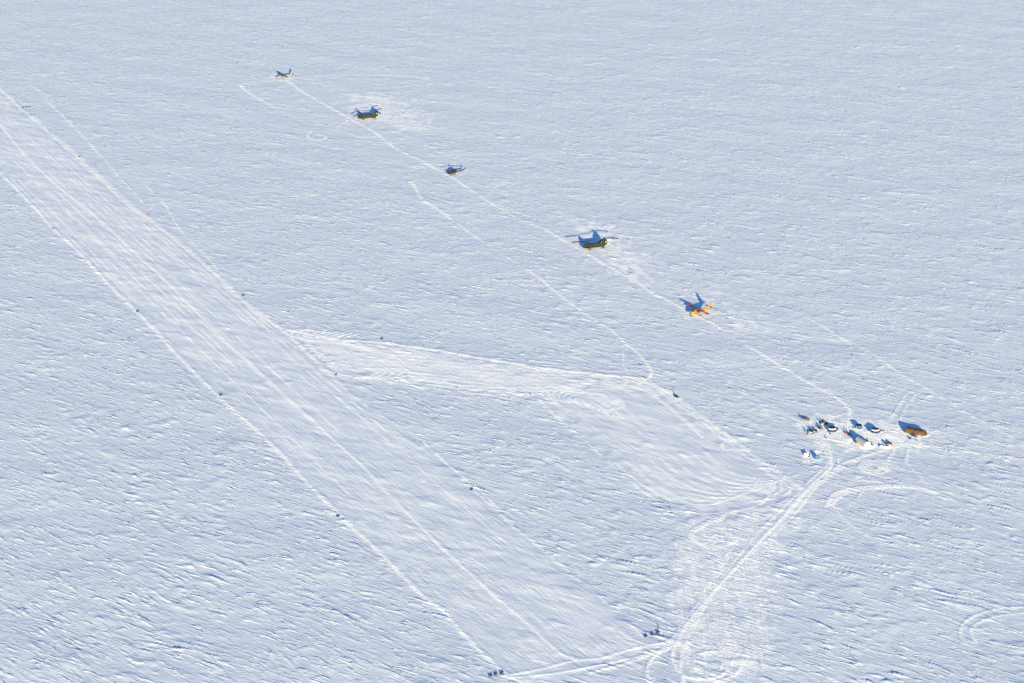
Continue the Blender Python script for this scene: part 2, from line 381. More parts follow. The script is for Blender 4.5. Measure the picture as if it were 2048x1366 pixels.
# --- camp yard
area([(1590, 828), (1650, 822), (1700, 830), (1780, 838), (1880, 872), (1868, 885), (1830, 900), (1770, 900), (1720, 905), (1680, 900), (1640, 890), (1600, 880), (1585, 850)], churn, 1.0, 10, 9, seed=5)
area([(1590, 828), (1650, 822), (1700, 830), (1780, 838), (1880, 872), (1868, 885), (1830, 900), (1770, 900), (1720, 905), (1680, 900), (1640, 890), (1600, 880), (1585, 850)], flat, .62, 8, 6, seed=5)
area([(1595, 895), (1650, 895), (1650, 925), (1600, 928)], churn, 1.0, 8, 6, seed=6)
for (x, y, r) in PADS:
    W = window(x - r * 2.4, x + r * 2.4, y - r * 2.4, y + r * 2.4)
    js, is_, X, Y = W
    d = np.hypot(X - x, Y - y)
    flat[js, is_] = np.maximum(flat[js, is_], (1 - sstep(r, r * 1.6 + .6, d)))
    churn[js, is_] = np.maximum(churn[js, is_], .45 * (1 - sstep(r * .8, r * 1.7 + .8, d)))
    berm[js, is_] *= sstep(r * .8, r * 1.2, d)

def ring_bank(x, y, rx, ry, rot=0.0, seed=0):
    pts = []
    for i in range(25):
        a = 2 * math.pi * i / 24
        u, v = rx * math.cos(a), ry * math.sin(a)
        pts.append((x + u * math.cos(rot) - v * math.sin(rot), y + u * math.sin(rot) + v * math.cos(rot)))
    stroke(pts, .8, c=1.0, b=.26, wob=.3, world_pts=True, seed=seed)
ring_bank(*P['dome_a'][:2], 2.9, 2.9, 0, 200); ring_bank(*P['dome_b'][:2], 2.9, 2.9, 0, 201); ring_bank(*P['round'][:2], 2.2, 2.2, 0, 202)
ring_bank(*P['brown'][:2], 6.6, 3.0, R(-29), 203); ring_bank(*P['tunnel'][:2], 4.9, 2.7, R(-63), 204); ring_bank(*P['cabin'][:2], 1.9, 1.6, 0, 205)
RUN0, RUN1 = at2([(276, 622), (980, 1325)])
RUN_ANG = math.atan2(RUN1[1] - RUN0[1], RUN1[0] - RUN0[0])
WIND = R(-36)

def sample(field, X, Y):
    fx, fy = (X - RX0) / RC - .5, (Y - RY0) / RC - .5
    ok = (fx > 0) & (fx < NX - 2) & (fy > 0) & (fy < NY - 2)
    i, j = np.clip(fx.astype(int), 0, NX - 2), np.clip(fy.astype(int), 0, NY - 2)
    tx, ty = np.clip(fx - i, 0, 1), np.clip(fy - j, 0, 1)
    v = (field[j, i] * (1 - tx) + field[j, i + 1] * tx) * (1 - ty) + (field[j + 1, i] * (1 - tx) + field[j + 1, i + 1] * tx) * ty
    return np.where(ok, v, 0)

def drifts(X, Y):
    """wind-packed drifts: long low waves, and sastrugi with a steep lee edge turned from the sun"""
    ca, sa = math.cos(WIND), math.sin(WIND)
    wx = 9 * gnoise(X / 70, Y / 70, 1) + 3 * gnoise(X / 23, Y / 23, 21); wy = 7 * gnoise(X / 60, Y / 60, 2) + 2.5 * gnoise(X / 19, Y / 19, 22)
    a = (X + wx) * ca + (Y + wy) * sa
    b = -(X + wx) * sa + (Y + wy) * ca
    big = .26 * gnoise(a / 60, b / 37, 3) + .08 * gnoise(a / 19, b / 12, 4) + .03 * gnoise(a / 9, b / 5, 13)
    def mounds(bb):
        return gnoise(a / 15, bb / 8.5, 31) + .5 * gnoise(a / 7, bb / 4.2, 32)
    m0 = mounds(b)
    big = big + .25 * np.maximum(mounds(b - 1.2 * np.clip(m0, 0, 1)) - .20, 0) * (.35 + sstep(-.3, .4, gnoise(X / 60, Y / 60, 33)))
    n5 = gnoise(a / 30, b / 20, 5) + .6 * gnoise(a / 11, b / 8, 6) + .25 * gnoise(X / 4, Y / 4, 16)
    mask = .16 + 1.25 * sstep(-.30, .75, n5)
    a2 = a + 2.6 * gnoise(a / 9, b / 6, 12)
    def g(bb):
        return gnoise(a2 / 10.5, bb / 2.3, 7) + .5 * gnoise(a2 / 6.0, bb / 1.9, 8)
    g0 = g(b)
    h = g(b - 1.3 * np.clip(g0, -.15, 1))
    s = .32 * np.maximum(h - .06, 0) + .02 * h
    return big, mask * s

# ------------------------------------------------------------------ materials
def nodes(name):
    m = bpy.data.materials.new(name)
    m.use_nodes = True
    nt = m.node_tree
    return m, nt, nt.nodes['Principled BSDF']
def N(nt, kind, **kw):
    n = nt.nodes.new(kind)
    for k, v in kw.items():
        setattr(n, k, v)
    return n
def mat(name, col, rough=.6, metal=0.0, var=.12, scale=2.0, spec=.3, bump=0.0):
    m, nt, p = nodes(name)
    tc = N(nt, 'ShaderNodeTexCoord')
    nz = N(nt, 'ShaderNodeTexNoise')
    nz.inputs['Scale'].default_value = scale
    nz.inputs['Detail'].default_value = 4
    nt.links.new(tc.outputs['Object'], nz.inputs['Vector'])
    rp = N(nt, 'ShaderNodeValToRGB')
    rp.color_ramp.elements[0].position = .3
    rp.color_ramp.elements[1].position = .7
    rp.color_ramp.elements[0].color = tuple(c * (1 - var) for c in col) + (1,)
    rp.color_ramp.elements[1].color = tuple(min(1, c * (1 + var)) for c in col) + (1,)
    nt.links.new(nz.outputs['Fac'], rp.inputs['Fac'])
    nt.links.new(rp.outputs['Color'], p.inputs['Base Color'])
    p.inputs['Roughness'].default_value = rough
    p.inputs['Metallic'].default_value = metal
    p.inputs['Specular IOR Level'].default_value = spec
    if bump:
        bp = N(nt, 'ShaderNodeBump')
        bp.inputs['Strength'].default_value = 1
        bp.inputs['Distance'].default_value = bump
        nt.links.new(nz.outputs['Fac'], bp.inputs['Height'])
        nt.links.new(bp.outputs['Normal'], p.inputs['Normal'])
    return m
def camo(name, cols, scale=.35):
    m, nt, p = nodes(name)
    tc = N(nt, 'ShaderNodeTexCoord')
    nz = N(nt, 'ShaderNodeTexNoise')
    nz.inputs['Scale'].default_value = scale
    nz.inputs['Detail'].default_value = 1.5
    nz.inputs['Distortion'].default_value = .6
    nt.links.new(tc.outputs['Object'], nz.inputs['Vector'])
    rp = N(nt, 'ShaderNodeValToRGB')
    rp.color_ramp.interpolation = 'CONSTANT'
    e = rp.color_ramp.elements
    e[0].position = 0; e[0].color = (*cols[0], 1)
    e[1].position = .46; e[1].color = (*cols[1], 1)
    n = e.new(.56); n.color = (*cols[2], 1)
    nt.links.new(nz.outputs['Fac'], rp.inputs['Fac'])
    nt.links.new(rp.outputs['Color'], p.inputs['Base Color'])
    p.inputs['Roughness'].default_value = .75
    p.inputs['Specular IOR Level'].default_value = .2
    return m
def snow_material(name, worked):
    """worked: the groomed and combed parts carry the machine's grooves as well"""
    m, nt, p = nodes(name)
    L = nt.links.new
    tc = N(nt, 'ShaderNodeTexCoord')
    def att(nm):
        a = N(nt, 'ShaderNodeAttribute'); a.attribute_name = nm
        return a.outputs['Fac']
    def M(op, a, b=None):
        n = N(nt, 'ShaderNodeMath', operation=op)
        for i, v in enumerate((a, b)):
            if v is None: continue
            if isinstance(v, (int, float)): n.inputs[i].default_value = v
            else: L(v, n.inputs[i])
        return n.outputs[0]
    def tex(ang, sx, sy, detail=2.0, dist=0.0, rough=.5, lean=None):
        r = N(nt, 'ShaderNodeVectorRotate', rotation_type='Z_AXIS')
        r.inputs['Angle'].default_value = -ang
        L(tc.outputs['Object'], r.inputs['Vector'])
        s = N(nt, 'ShaderNodeVectorMath', operation='MULTIPLY')
        s.inputs[1].default_value = (1 / sx, 1 / sy, 1)
        L(r.outputs[0], s.inputs[0])
        n = N(nt, 'ShaderNodeTexNoise')
        n.noise_dimensions = '2D'
        n.inputs['Scale'].default_value = 1
        n.inputs['Detail'].default_value = detail
        n.inputs['Roughness'].default_value = rough
        n.inputs['Distortion'].default_value = dist
        vec = s.outputs[0]
        if lean is not None:                       # push the crests downwind so that their far edge is steep
            c = N(nt, 'ShaderNodeCombineXYZ')
            L(lean, c.inputs['Y'])
            sb = N(nt, 'ShaderNodeVectorMath', operation='SUBTRACT')
            L(vec, sb.inputs[0]); L(c.outputs[0], sb.inputs[1])
            vec = sb.outputs[0]
        L(vec, n.inputs['Vector'])
        return n.outputs['Fac']
    def lips(sx, sy, k, cut, detail=2.0):
        n0 = tex(WIND, sx, sy, 1.0)
        n1 = tex(WIND, sx, sy, detail, 0, .5, lean=M('MULTIPLY', M('SUBTRACT', n0, .4), k))
        return M('MAXIMUM', M('SUBTRACT', n1, cut), 0.0)
    def band(v, lo, hi):
        n = N(nt, 'ShaderNodeMapRange'); n.interpolation_type = 'SMOOTHSTEP'
        n.inputs['From Min'].default_value = lo; n.inputs['From Max'].default_value = hi
        L(v, n.inputs['Value'])
        return n.outputs['Result']
    churn_, groom_, comb_ = att('churn'), att('groom'), att('comb')
    wild = M('SUBTRACT', 1.0, M('MULTIPLY', groom_, .85))
    patch = band(tex(WIND, 26, 12, 2.0), .42, .64)
    patch2 = band(tex(WIND + .4, 11, 7, 2.0), .40, .66)
    h = M('MULTIPLY', M('MULTIPLY', lips(10.0, 2.1, 1.6, .50, 2.5), 1.4), M('ADD', .28, patch))
    h = M('ADD', h, M('MULTIPLY', M('MULTIPLY', lips(4.6, .95, 1.4, .48, 2.0), .50), M('ADD', .16, patch2)))
    h = M('ADD', h, M('MULTIPLY', tex(WIND, 4.0, 1.8, 1.5), .06))
    h = M('MULTIPLY', h, wild)
    if worked:
        gp = M('ADD', .35, band(tex(WIND, 50, 18, 1.5), .35, .65))
        st = M('MULTIPLY', tex(RUN_ANG, 20, 1.5, 2.5, 0, .6), .14)
        st = M('ADD', st, M('MULTIPLY', tex(RUN_ANG + .16, 26, 1.4, 1.5), .08))
        st = M('ADD', st, M('MULTIPLY', tex(RUN_ANG + .02, 30, 5.0, 1.5), .14))
        h = M('ADD', h, M('MULTIPLY', M('ADD', M('MULTIPLY', M('SUBTRACT', st, .22), gp), M('MULTIPLY', tex(WIND, 26, 9.0, 2.0), .34)), groom_))
        h = M('ADD', h, M('MULTIPLY', M('MULTIPLY', tex(R(90), 24, 1.4, 2.5), .20), comb_))
    h = M('ADD', h, M('MULTIPLY', M('MULTIPLY', tex(.5, .9, .7, 1.5), .24), churn_))
    bp = N(nt, 'ShaderNodeBump')
    bp.inputs['Strength'].default_value = 1.0
    bp.inputs['Distance'].default_value = 1.0
    L(h, bp.inputs['Height'])
    L(bp.outputs['Normal'], p.inputs['Normal'])
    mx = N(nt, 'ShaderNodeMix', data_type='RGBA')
    # broken snow is paler than wind crust; its warm tint is painted-in sunlight
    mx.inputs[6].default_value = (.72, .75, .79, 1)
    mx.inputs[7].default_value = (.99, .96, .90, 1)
    # broken snow lies in scraps: the less driven on, the more crust shows between
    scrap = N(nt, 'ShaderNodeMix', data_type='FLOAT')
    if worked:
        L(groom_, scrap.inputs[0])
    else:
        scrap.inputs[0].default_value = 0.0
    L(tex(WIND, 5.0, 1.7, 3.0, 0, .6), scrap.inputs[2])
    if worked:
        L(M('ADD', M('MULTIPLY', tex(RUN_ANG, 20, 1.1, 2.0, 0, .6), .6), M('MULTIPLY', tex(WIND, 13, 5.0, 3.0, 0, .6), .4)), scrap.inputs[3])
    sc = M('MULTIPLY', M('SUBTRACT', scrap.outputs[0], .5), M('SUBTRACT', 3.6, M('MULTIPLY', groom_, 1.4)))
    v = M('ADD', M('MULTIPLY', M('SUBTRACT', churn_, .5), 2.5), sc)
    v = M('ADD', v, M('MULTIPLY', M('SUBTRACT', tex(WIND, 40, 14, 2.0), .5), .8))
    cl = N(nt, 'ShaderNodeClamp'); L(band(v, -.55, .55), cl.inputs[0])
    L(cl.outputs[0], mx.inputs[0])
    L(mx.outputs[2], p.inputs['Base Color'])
    p.inputs['Roughness'].default_value = .85
    p.inputs['Specular IOR Level'].default_value = .08
    return m
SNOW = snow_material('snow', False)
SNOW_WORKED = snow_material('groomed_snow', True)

# ------------------------------------------------------------------ the ground mesh
def build_ground():
    nr, nc = 1120, 1120
    ys = 625.0 * (2230.0 / 625.0) ** (np.arange(nr) / (nr - 1))
    ts = np.linspace(-.335, .335, nc)
    # coarse skirts out to the horizon
    ys = np.concatenate([[-3000, -500, 200, 480, 580], ys, [2400, 2800, 3600, 5200, 9000, 20000, 40000]])
    ts = np.concatenate([[-3.0, -1.2, -.6, -.42, -.36], ts, [.36, .42, .6, 1.2, 3.0]])
    Yg = np.repeat(ys[:, None], len(ts), 1)
    spread = np.where(ys < 560, 560, ys)
    X = ts[None, :] * spread[:, None]
    ok = (Yg > 600) & (Yg < 2260) & (np.abs(ts)[None, :] < .34)
    fl = sample(flat, X, Yg)
    big, sas = drifts(X, Yg)
    ZB = sample(berm, X, Yg)
    Z = big * (1 - .25 * sstep(.5, .9, fl)) * (1 - sstep(.94, 1.0, fl)) + sas * (1 - fl) + ZB
    edge = np.clip((.345 - np.abs(ts)[None, :]) / .02, 0, 1) * np.clip((Yg - 600) / 25, 0, 1) * np.clip((2300 - Yg) / 60, 0, 1)
    Z = np.where(ok, Z * edge, 0)
    nR, nC = X.shape
    co = np.stack([X, Yg, Z], -1).reshape(-1, 3).astype(np.float32)
    idx = np.arange(nR * nC).reshape(nR, nC)
    f = np.stack([idx[:-1, :-1], idx[:-1, 1:], idx[1:, 1:], idx[1:, :-1]], -1).reshape(-1, 4).astype(np.int32)
    me = bpy.data.meshes.new('snow_field')
    me.vertices.add(len(co)); me.vertices.foreach_set('co', co.ravel())
    me.loops.add(f.size); me.loops.foreach_set('vertex_index', f.ravel())
    me.polygons.add(len(f))
    me.polygons.foreach_set('loop_start', np.arange(0, f.size, 4, dtype=np.int32))
    me.polygons.foreach_set('loop_total', np.full(len(f), 4, dtype=np.int32))
    me.polygons.foreach_set('use_smooth', np.ones(len(f), dtype=bool))
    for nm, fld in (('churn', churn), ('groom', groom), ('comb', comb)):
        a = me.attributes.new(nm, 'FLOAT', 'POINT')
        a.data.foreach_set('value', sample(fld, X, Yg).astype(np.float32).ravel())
    me.update()
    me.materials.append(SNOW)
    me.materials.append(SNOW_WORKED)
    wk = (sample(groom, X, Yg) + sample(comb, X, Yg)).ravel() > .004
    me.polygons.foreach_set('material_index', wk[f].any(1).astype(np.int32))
    o = bpy.data.objects.new('snow_field', me)
    COL.objects.link(o)
    o['kind'] = 'structure'
    o['label'] = 'wide wind-packed snow field with a groomed landing strip'
    return o
build_ground()

# ------------------------------------------------------------------ mesh helpers
class MB:
    """collects shapes, then links them as ONE mesh object"""
    def __init__(self):
        self.v, self.f, self.mi, self.sm = [], [], [], []
    def add(self, vs, fs, mi=0, smooth=False):
        o = len(self.v)
        self.v += [tuple(p) for p in vs]
        for f in fs:
            self.f.append(tuple(i + o for i in f)); self.mi.append(mi); self.sm.append(smooth)
        return self
    def box(self, c, s, rot=None, mi=0, taper=1.0):
        x, y, z = s[0] / 2, s[1] / 2, s[2] / 2
        vs = [(-x, -y, -z), (x, -y, -z), (x, y, -z), (-x, y, -z), (-x * taper, -y * taper, z), (x * taper, -y * taper, z), (x * taper, y * taper, z), (-x * taper, y * taper, z)]
        if rot is not None:
            vs = [rot @ Vector(p) for p in vs]
        vs = [(p[0] + c[0], p[1] + c[1], p[2] + c[2]) for p in vs]
        return self.add(vs, [(0, 3, 2, 1), (4, 5, 6, 7), (0, 1, 5, 4), (1, 2, 6, 5), (2, 3, 7, 6), (3, 0, 4, 7)], mi)
    def tube(self, p, q, r0, r1=None, n=8, mi=0, caps=True):
        p, q = Vector(p), Vector(q)
        r1 = r0 if r1 is None else r1
        d = (q - p).normalized()
        u = d.orthogonal().normalized(); w = d.cross(u)
        vs = []
        for c, r in ((p, r0), (q, r1)):
            for i in range(n):
                a = 2 * math.pi * i / n
                vs.append(c + (u * math.cos(a) + w * math.sin(a)) * r)
        fs = [(i, (i + 1) % n, n + (i + 1) % n, n + i) for i in range(n)]
        self.add(vs, fs, mi, True)
        if caps:
            self.add(vs[:n], [tuple(range(n))[::-1]], mi); self.add(vs[n:], [tuple(range(n))], mi)
        return self
    def path(self, pts, r, n=6, mi=0):
        for a, b in zip(pts[:-1], pts[1:]):
            self.tube(a, b, r, r, n, mi)
        return self
    def loft(self, rings, mi=0, caps=True, smooth=True, closed=True):
        """rings: lists of the same number of points"""
        n = len(rings[0])
        vs = [p for r in rings for p in r]
        fs = []
        for k in range(len(rings) - 1):
            for i in range(n if closed else n - 1):
                a, b = k * n + i, k * n + (i + 1) % n
                fs.append((a, b, b + n, a + n))
        self.add(vs, fs, mi, smooth)
        if caps:
            self.add(rings[0], [tuple(range(n))[::-1]], mi)
            self.add(rings[-1], [tuple(range(n))], mi)
        return self
    def lathe(self, prof, n=24, mi=0, c=(0, 0, 0), smooth=True):
        rings = [[(c[0] + r * math.cos(2 * math.pi * i / n), c[1] + r * math.sin(2 * math.pi * i / n), c[2] + z) for i in range(n)] for r, z in prof]
        return self.loft(rings, mi, True, smooth)
    def build(self, name, mats, parent=None):
        me = bpy.data.meshes.new(name)
        me.from_pydata(self.v, [], self.f)
        mats = mats if isinstance(mats, (list, tuple)) else [mats]
        for m in mats:
            me.materials.append(m)
        me.polygons.foreach_set('material_index', self.mi)
        me.polygons.foreach_set('use_smooth', self.sm)
        me.update()
        import bmesh
        bm = bmesh.new(); bm.from_mesh(me)
        bmesh.ops.remove_doubles(bm, verts=bm.verts, dist=1e-5)
        bmesh.ops.recalc_face_normals(bm, faces=bm.faces)
        bm.to_mesh(me); bm.free()
        o = bpy.data.objects.new(name, me)
        COL.objects.link(o)
        o.parent = parent
        return o
def thing(name, label, cat, loc, rz=0.0, group=None):
    o = bpy.data.objects.new(name, None)
    o.empty_display_size = .2
    COL.objects.link(o)
    o.location = loc
    o.rotation_euler = (0, 0, rz)
    o['label'] = label; o['category'] = cat
    if group: o['group'] = group
    return o
def copy_tree(o, parent=None):
    c = o.copy(); COL.objects.link(c); c.parent = parent
    for ch in list(o.children):
        copy_tree(ch, c)
    return c
def dup(o, label, loc, rz=0.0, group=None):
    c = copy_tree(o)
    c.location = loc; c.rotation_euler = (0, 0, rz); c['label'] = label
    if group: c['group'] = group
    return c
def oval(x, w, h, zc, n=16, e=2.0, y0=0.0):
    out = []
    for i in range(n):
        a = 2 * math.pi * i / n
        ca, sa = math.cos(a), math.sin(a)
        out.append((x, y0 + w / 2 * math.copysign(abs(ca) ** (2 / e), ca), zc + h / 2 * math.copysign(abs(sa) ** (2 / e), sa)))
    return out
def foil(le, te, y, z, t):
    """aerofoil section from leading edge x=le to trailing edge x=te at span y"""
    c = le - te
    up = [(0, 0), (.06, .5), (.25, 1), (.55, .8), (1, .05)]
    lo = [(1, -.05), (.55, -.3), (.2, -.45), (.05, -.3)]
    return [(le - c * u, y, z + t * w) for u, w in up + lo]
def fin(le, te, z, y, t):
    c = le - te
    pts = [(0, 0), (.1, .7), (.35, 1), (1, .1), (1, -.1), (.35, -1), (.1, -.7)]
    return [(le - c * u, y + t / 2 * w, z) for u, w in pts]

M_ = {
    'yellow': mat('yellow_paint', (.40, .165, .006), .5, var=.05, scale=1.0),
    'red': mat('red_paint', (.30, .012, .02), .5, var=.08),
    'black': mat('black_paint', (.006, .006, .007), .6, var=.25),
    'cream': mat('cream_paint', (.22, .205, .16), .5, var=.06, scale=1.0),
    'greywing': mat('grey_paint', (.035, .045, .06), .55, var=.1),
    'shadedwing': mat('shaded_ochre_paint', (.20, .09, .016), .55, var=.1),  # yellow darkened: grazing light on the wing's top is put into the colour
    'orange': mat('orange_paint', (.35, .10, .02), .5, var=.08),
    'white': mat('white_paint', (.80, .80, .78), .5, var=.03),
    'glass': mat('dark_glass', (.012, .016, .022), .12, var=.1, spec=.6),
    'steel': mat('dull_metal', (.20, .20, .21), .45, .6, var=.1),
    'rubber': mat('rubber', (.02, .02, .02), .9, var=.2),
    'camo': camo('camouflage', ((.011, .019, .006), (.022, .015, .009), (.004, .005, .004))),
    'olive': camo('olive_camouflage', ((.011, .014, .006), (.018, .016, .010), (.004, .005, .004)), .5),
    'navy': mat('navy_canvas', (.006, .020, .070), .8, var=.12, scale=1.5),
    'blue': mat('blue_canvas', (.010, .070, .19), .8, var=.12, scale=1.5),
    'sky': mat('bright_blue_canvas', (.012, .12, .33), .75, var=.08, scale=1.5),
    'tentwhite': mat('white_canvas', (.86, .86, .85), .8, var=.03),
    'brown': mat('tan_canvas', (.090, .044, .010), .85, var=.16, scale=1.1, bump=.03),
    'darkbrown': mat('dark_seam', (.022, .014, .008), .85, var=.15),
    'dark': mat('dark_canvas', (.005, .006, .008), .8, var=.2),
    'tan': mat('plywood', (.13, .085, .045), .8, var=.15),
    'wood': mat('weathered_wood', (.07, .045, .025), .85, var=.2, scale=5),
    'pink': mat('coral_cloth', (.33, .024, .032), .8, var=.06),
    'parka': mat('black_parka', (.006, .007, .008), .9, var=.2),
    'parka2': mat('dark_green_parka', (.014, .017, .012), .9, var=.2),
    'parkared': mat('red_parka', (.20, .012, .014), .9, var=.15),
    'skin': mat('skin', (.30, .17, .11), .6, var=.05),
    'canopy': mat('grey_white_canvas', (.40, .44, .52), .85, var=.05),
    'band': mat('white_band_canvas', (.55, .56, .58), .85, var=.04),
    'snowpile': mat('piled_snow', (.95, .95, .95), .9, var=.03, scale=4, bump=.05, spec=.1),
}

# ------------------------------------------------------------------ twin-engined bush planes on skis
def make_plane(name, label, loc, rz, c):
    t = thing(name, label, 'airplane', loc, rz, 'twin-engined ski planes parked on the snow')
    body, wing, tip, spot_ = M_[c['body']], M_[c['wing']], M_[c['tip']], M_[c['stab']]
    ZC = 2.05
    b = MB()
    secs = [(6.1, .10, .10, 1.75), (5.95, .45, .5, 1.78), (5.4, .95, 1.0, 1.85), (4.6, 1.25, 1.25, 1.92), (3.9, 1.5, 1.55, 2.02), (3.3, 1.62, 1.8, 2.12), (2.5, 1.7, 1.85, 2.12), (-2.2, 1.7, 1.85, 2.12), (-4.0, 1.45, 1.5, 2.3), (-6.0, .95, 1.05, 2.5), (-8.0, .5, .6, 2.68), (-9.0, .15, .3, 2.75)]
    b.loft([oval(x, w, h, z, 18, 2.8) for x, w, h, z in secs])
    fus = b.build('fuselage', body, t)
    n = MB(); n.loft([oval(x, w * 1.015, h * 1.015, z, 18, 2.8) for x, w, h, z in ((6.14, .1, .1, 1.75), (5.96, .48, .52, 1.78), (5.45, .95, 1.0, 1.845))])
    n.build('nose_cone', M_['black'], fus)
    g = MB(); g.loft([[(4.35, s * .62, 2.42), (3.62, s * .74, 2.50), (3.40, s * .70, 2.95), (4.02, s * .40, 2.80)] for s in (-1, 1)], smooth=False)
    g.build('windscreen', M_['glass'], fus)
    for s in (-1, 1):
        for k in range(6):
            q = MB(); q.box((2.3 - k * .78, s * .845, 2.45), (.38, .05, .36))
            q.build('window', M_['glass'], fus)
        d = MB(); d.box((-2.7, s * .80, 2.1), (.85, .04, 1.25)); d.build('door', body, fus)
    # high wing
    zt = 3.18
    w = MB()
    w.loft([foil(1.05, -.93, y, zt + .012 * abs(y), .20) for y in (-7.6, -2.7, 0, 2.7, 7.6)])
    wg = w.build('wing', wing, t)
    for s in (-1, 1):
        q = MB(); q.loft([foil(1.052, -.932, y, zt + .0925 + .012 * (abs(y) - 7.6), .203) for y in (s * 7.6, s * 9.7)] + [foil(.95, -.85, s * 9.9, zt + .12, .10)])
        q.build('wing_tip', tip, wg)
        a = MB(); a.box((-1.02, s * 5.0, zt + .03), (.22, 4.6, .07)); a.build('flap', wing, wg)
        st = MB(); st.tube((.35, s * .86, 1.35), (.15, s * 4.0, zt + .02), .06, .06); st.build('wing_strut', body, t)
        e = MB(); e.loft([oval(x, ww, hh, zz, 12, 2.3, s * 2.8) for x, ww, hh, zz in ((2.45, .35, .45, 3.02), (2.1, .62, .72, 3.02), (1.0, .74, .78, 3.06), (-.2, .6, .62, 3.12), (-1.0, .25, .25, 3.2))])
        nac = e.build('engine_nacelle', [M_[c['nac']]], t)
        p = MB(); p.lathe([(.02, .55), (.14, .4), (.2, .16), (.2, 0)], 12)
        sp = p.build('spinner', M_['steel'], nac)
        sp.rotation_euler = (0, math.pi / 2, 0); sp.location = (2.40, s * 2.8, 3.02)
        for k in range(3):
            ang = R(90 + 120 * k + 15 * s)
            q = MB(); dy, dz = math.cos(ang), math.sin(ang)
            prs = []
            for r, cw, th in ((.15, .10, .06), (.6, .20, .04), (1.1, .18, .03), (1.3, .10, .02)):
                yy, zz = s * 2.8 + dy * r, 3.02 + dz * r
                prs.append([(2.58 + th, yy - dz * cw / 2, zz + dy * cw / 2), (2.58 + th, yy + dz * cw / 2, zz - dy * cw / 2), (2.58 - th, yy + dz * cw / 2, zz - dy * cw / 2), (2.58 - th, yy - dz * cw / 2, zz + dy * cw / 2)])
            q.loft(prs, smooth=False); q.build('propeller_blade', M_['black'], nac)
    # tail
    f = MB(); f.loft([fin(-6.2, -9.1, 2.7, 0, .22), fin(-7.0, -9.15, 3.5, 0, .2), fin(-7.75, -9.3, 5.0, 0, .16), fin(-8.0, -9.35, 5.75, 0, .10)])
    fn = f.build('tail_fin', M_[c['fin']], t)
    q = MB(); q.box((-8.55, 0, 4.15), (.62, .24, .40)); q.box((-8.55, 0, 4.15), (.2, .25, .39), mi=1)
    q.build('flag_emblem', [M_['red'], M_['white']], fn)
    if c.get('finmark'):
        for zz, ww, tt in ((5.0, .7, .22), (3.55, .8, .26)):
            q = MB(); q.box((-8.4, 0, zz), (ww, tt, .3)); q.build('tail_stripe', M_[c['finmark']], fn)
    h = MB(); h.loft([foil(-7.75, -9.25, y, 3.25, .13) for y in (-3.15, -1.2, 0, 1.2, 3.15)])
    h.build('tailplane', spot_, t)
    # markings
    if c.get('band'):
        for s in (-1, 1):
            q = MB(); q.box((-3.25, s * .74, 2.35), (1.5, .08, .34), Matrix.Rotation(s * -.13, 3, 'Z')); q.build('stripe', M_[c['band']], fus)
    # undercarriage with skis
    for (x, y) in ((4.7, 0), (-.2, 1.85), (-.2, -1.85)):
        l = MB(); l.tube((x, y * .42, 1.35), (x, y, .45), .09, .08)
        if y: l.tube((x + .3, y * .42, 1.3), (x, y, .5), .07, .07)
        lg = l.build('landing_gear', body, t)
        k = MB()
        Ls = 1.0 if not y else 1.35
        k.loft([[(x + u * Ls, y + s2 * ww, z2) for s2, z2 in ((-1, z), (1, z), (1, z + .07), (-1, z + .07))] for u, ww, z in ((-1, .24, .03), (.6, .26, .03), (.95, .22, .12), (1.2, .10, .32))], smooth=False)
        k.box((x, y, .25), (.35, .16, .36))
        k.build('ski', M_['black'], lg)
    return t
make_plane('ski_plane', 'yellow twin-engined ski plane with dark red wing tips', P['yellow'], R(212.5),
           dict(body='yellow', wing='shadedwing', tip='red', stab='shadedwing', nac='black', fin='yellow', band='red'))
make_plane('ski_plane', 'cream and grey twin-engined ski plane with orange tail markings', P['grey'], R(210),
           dict(body='cream', wing='greywing', tip='black', stab='greywing', nac='greywing', fin='cream', finmark='orange'))

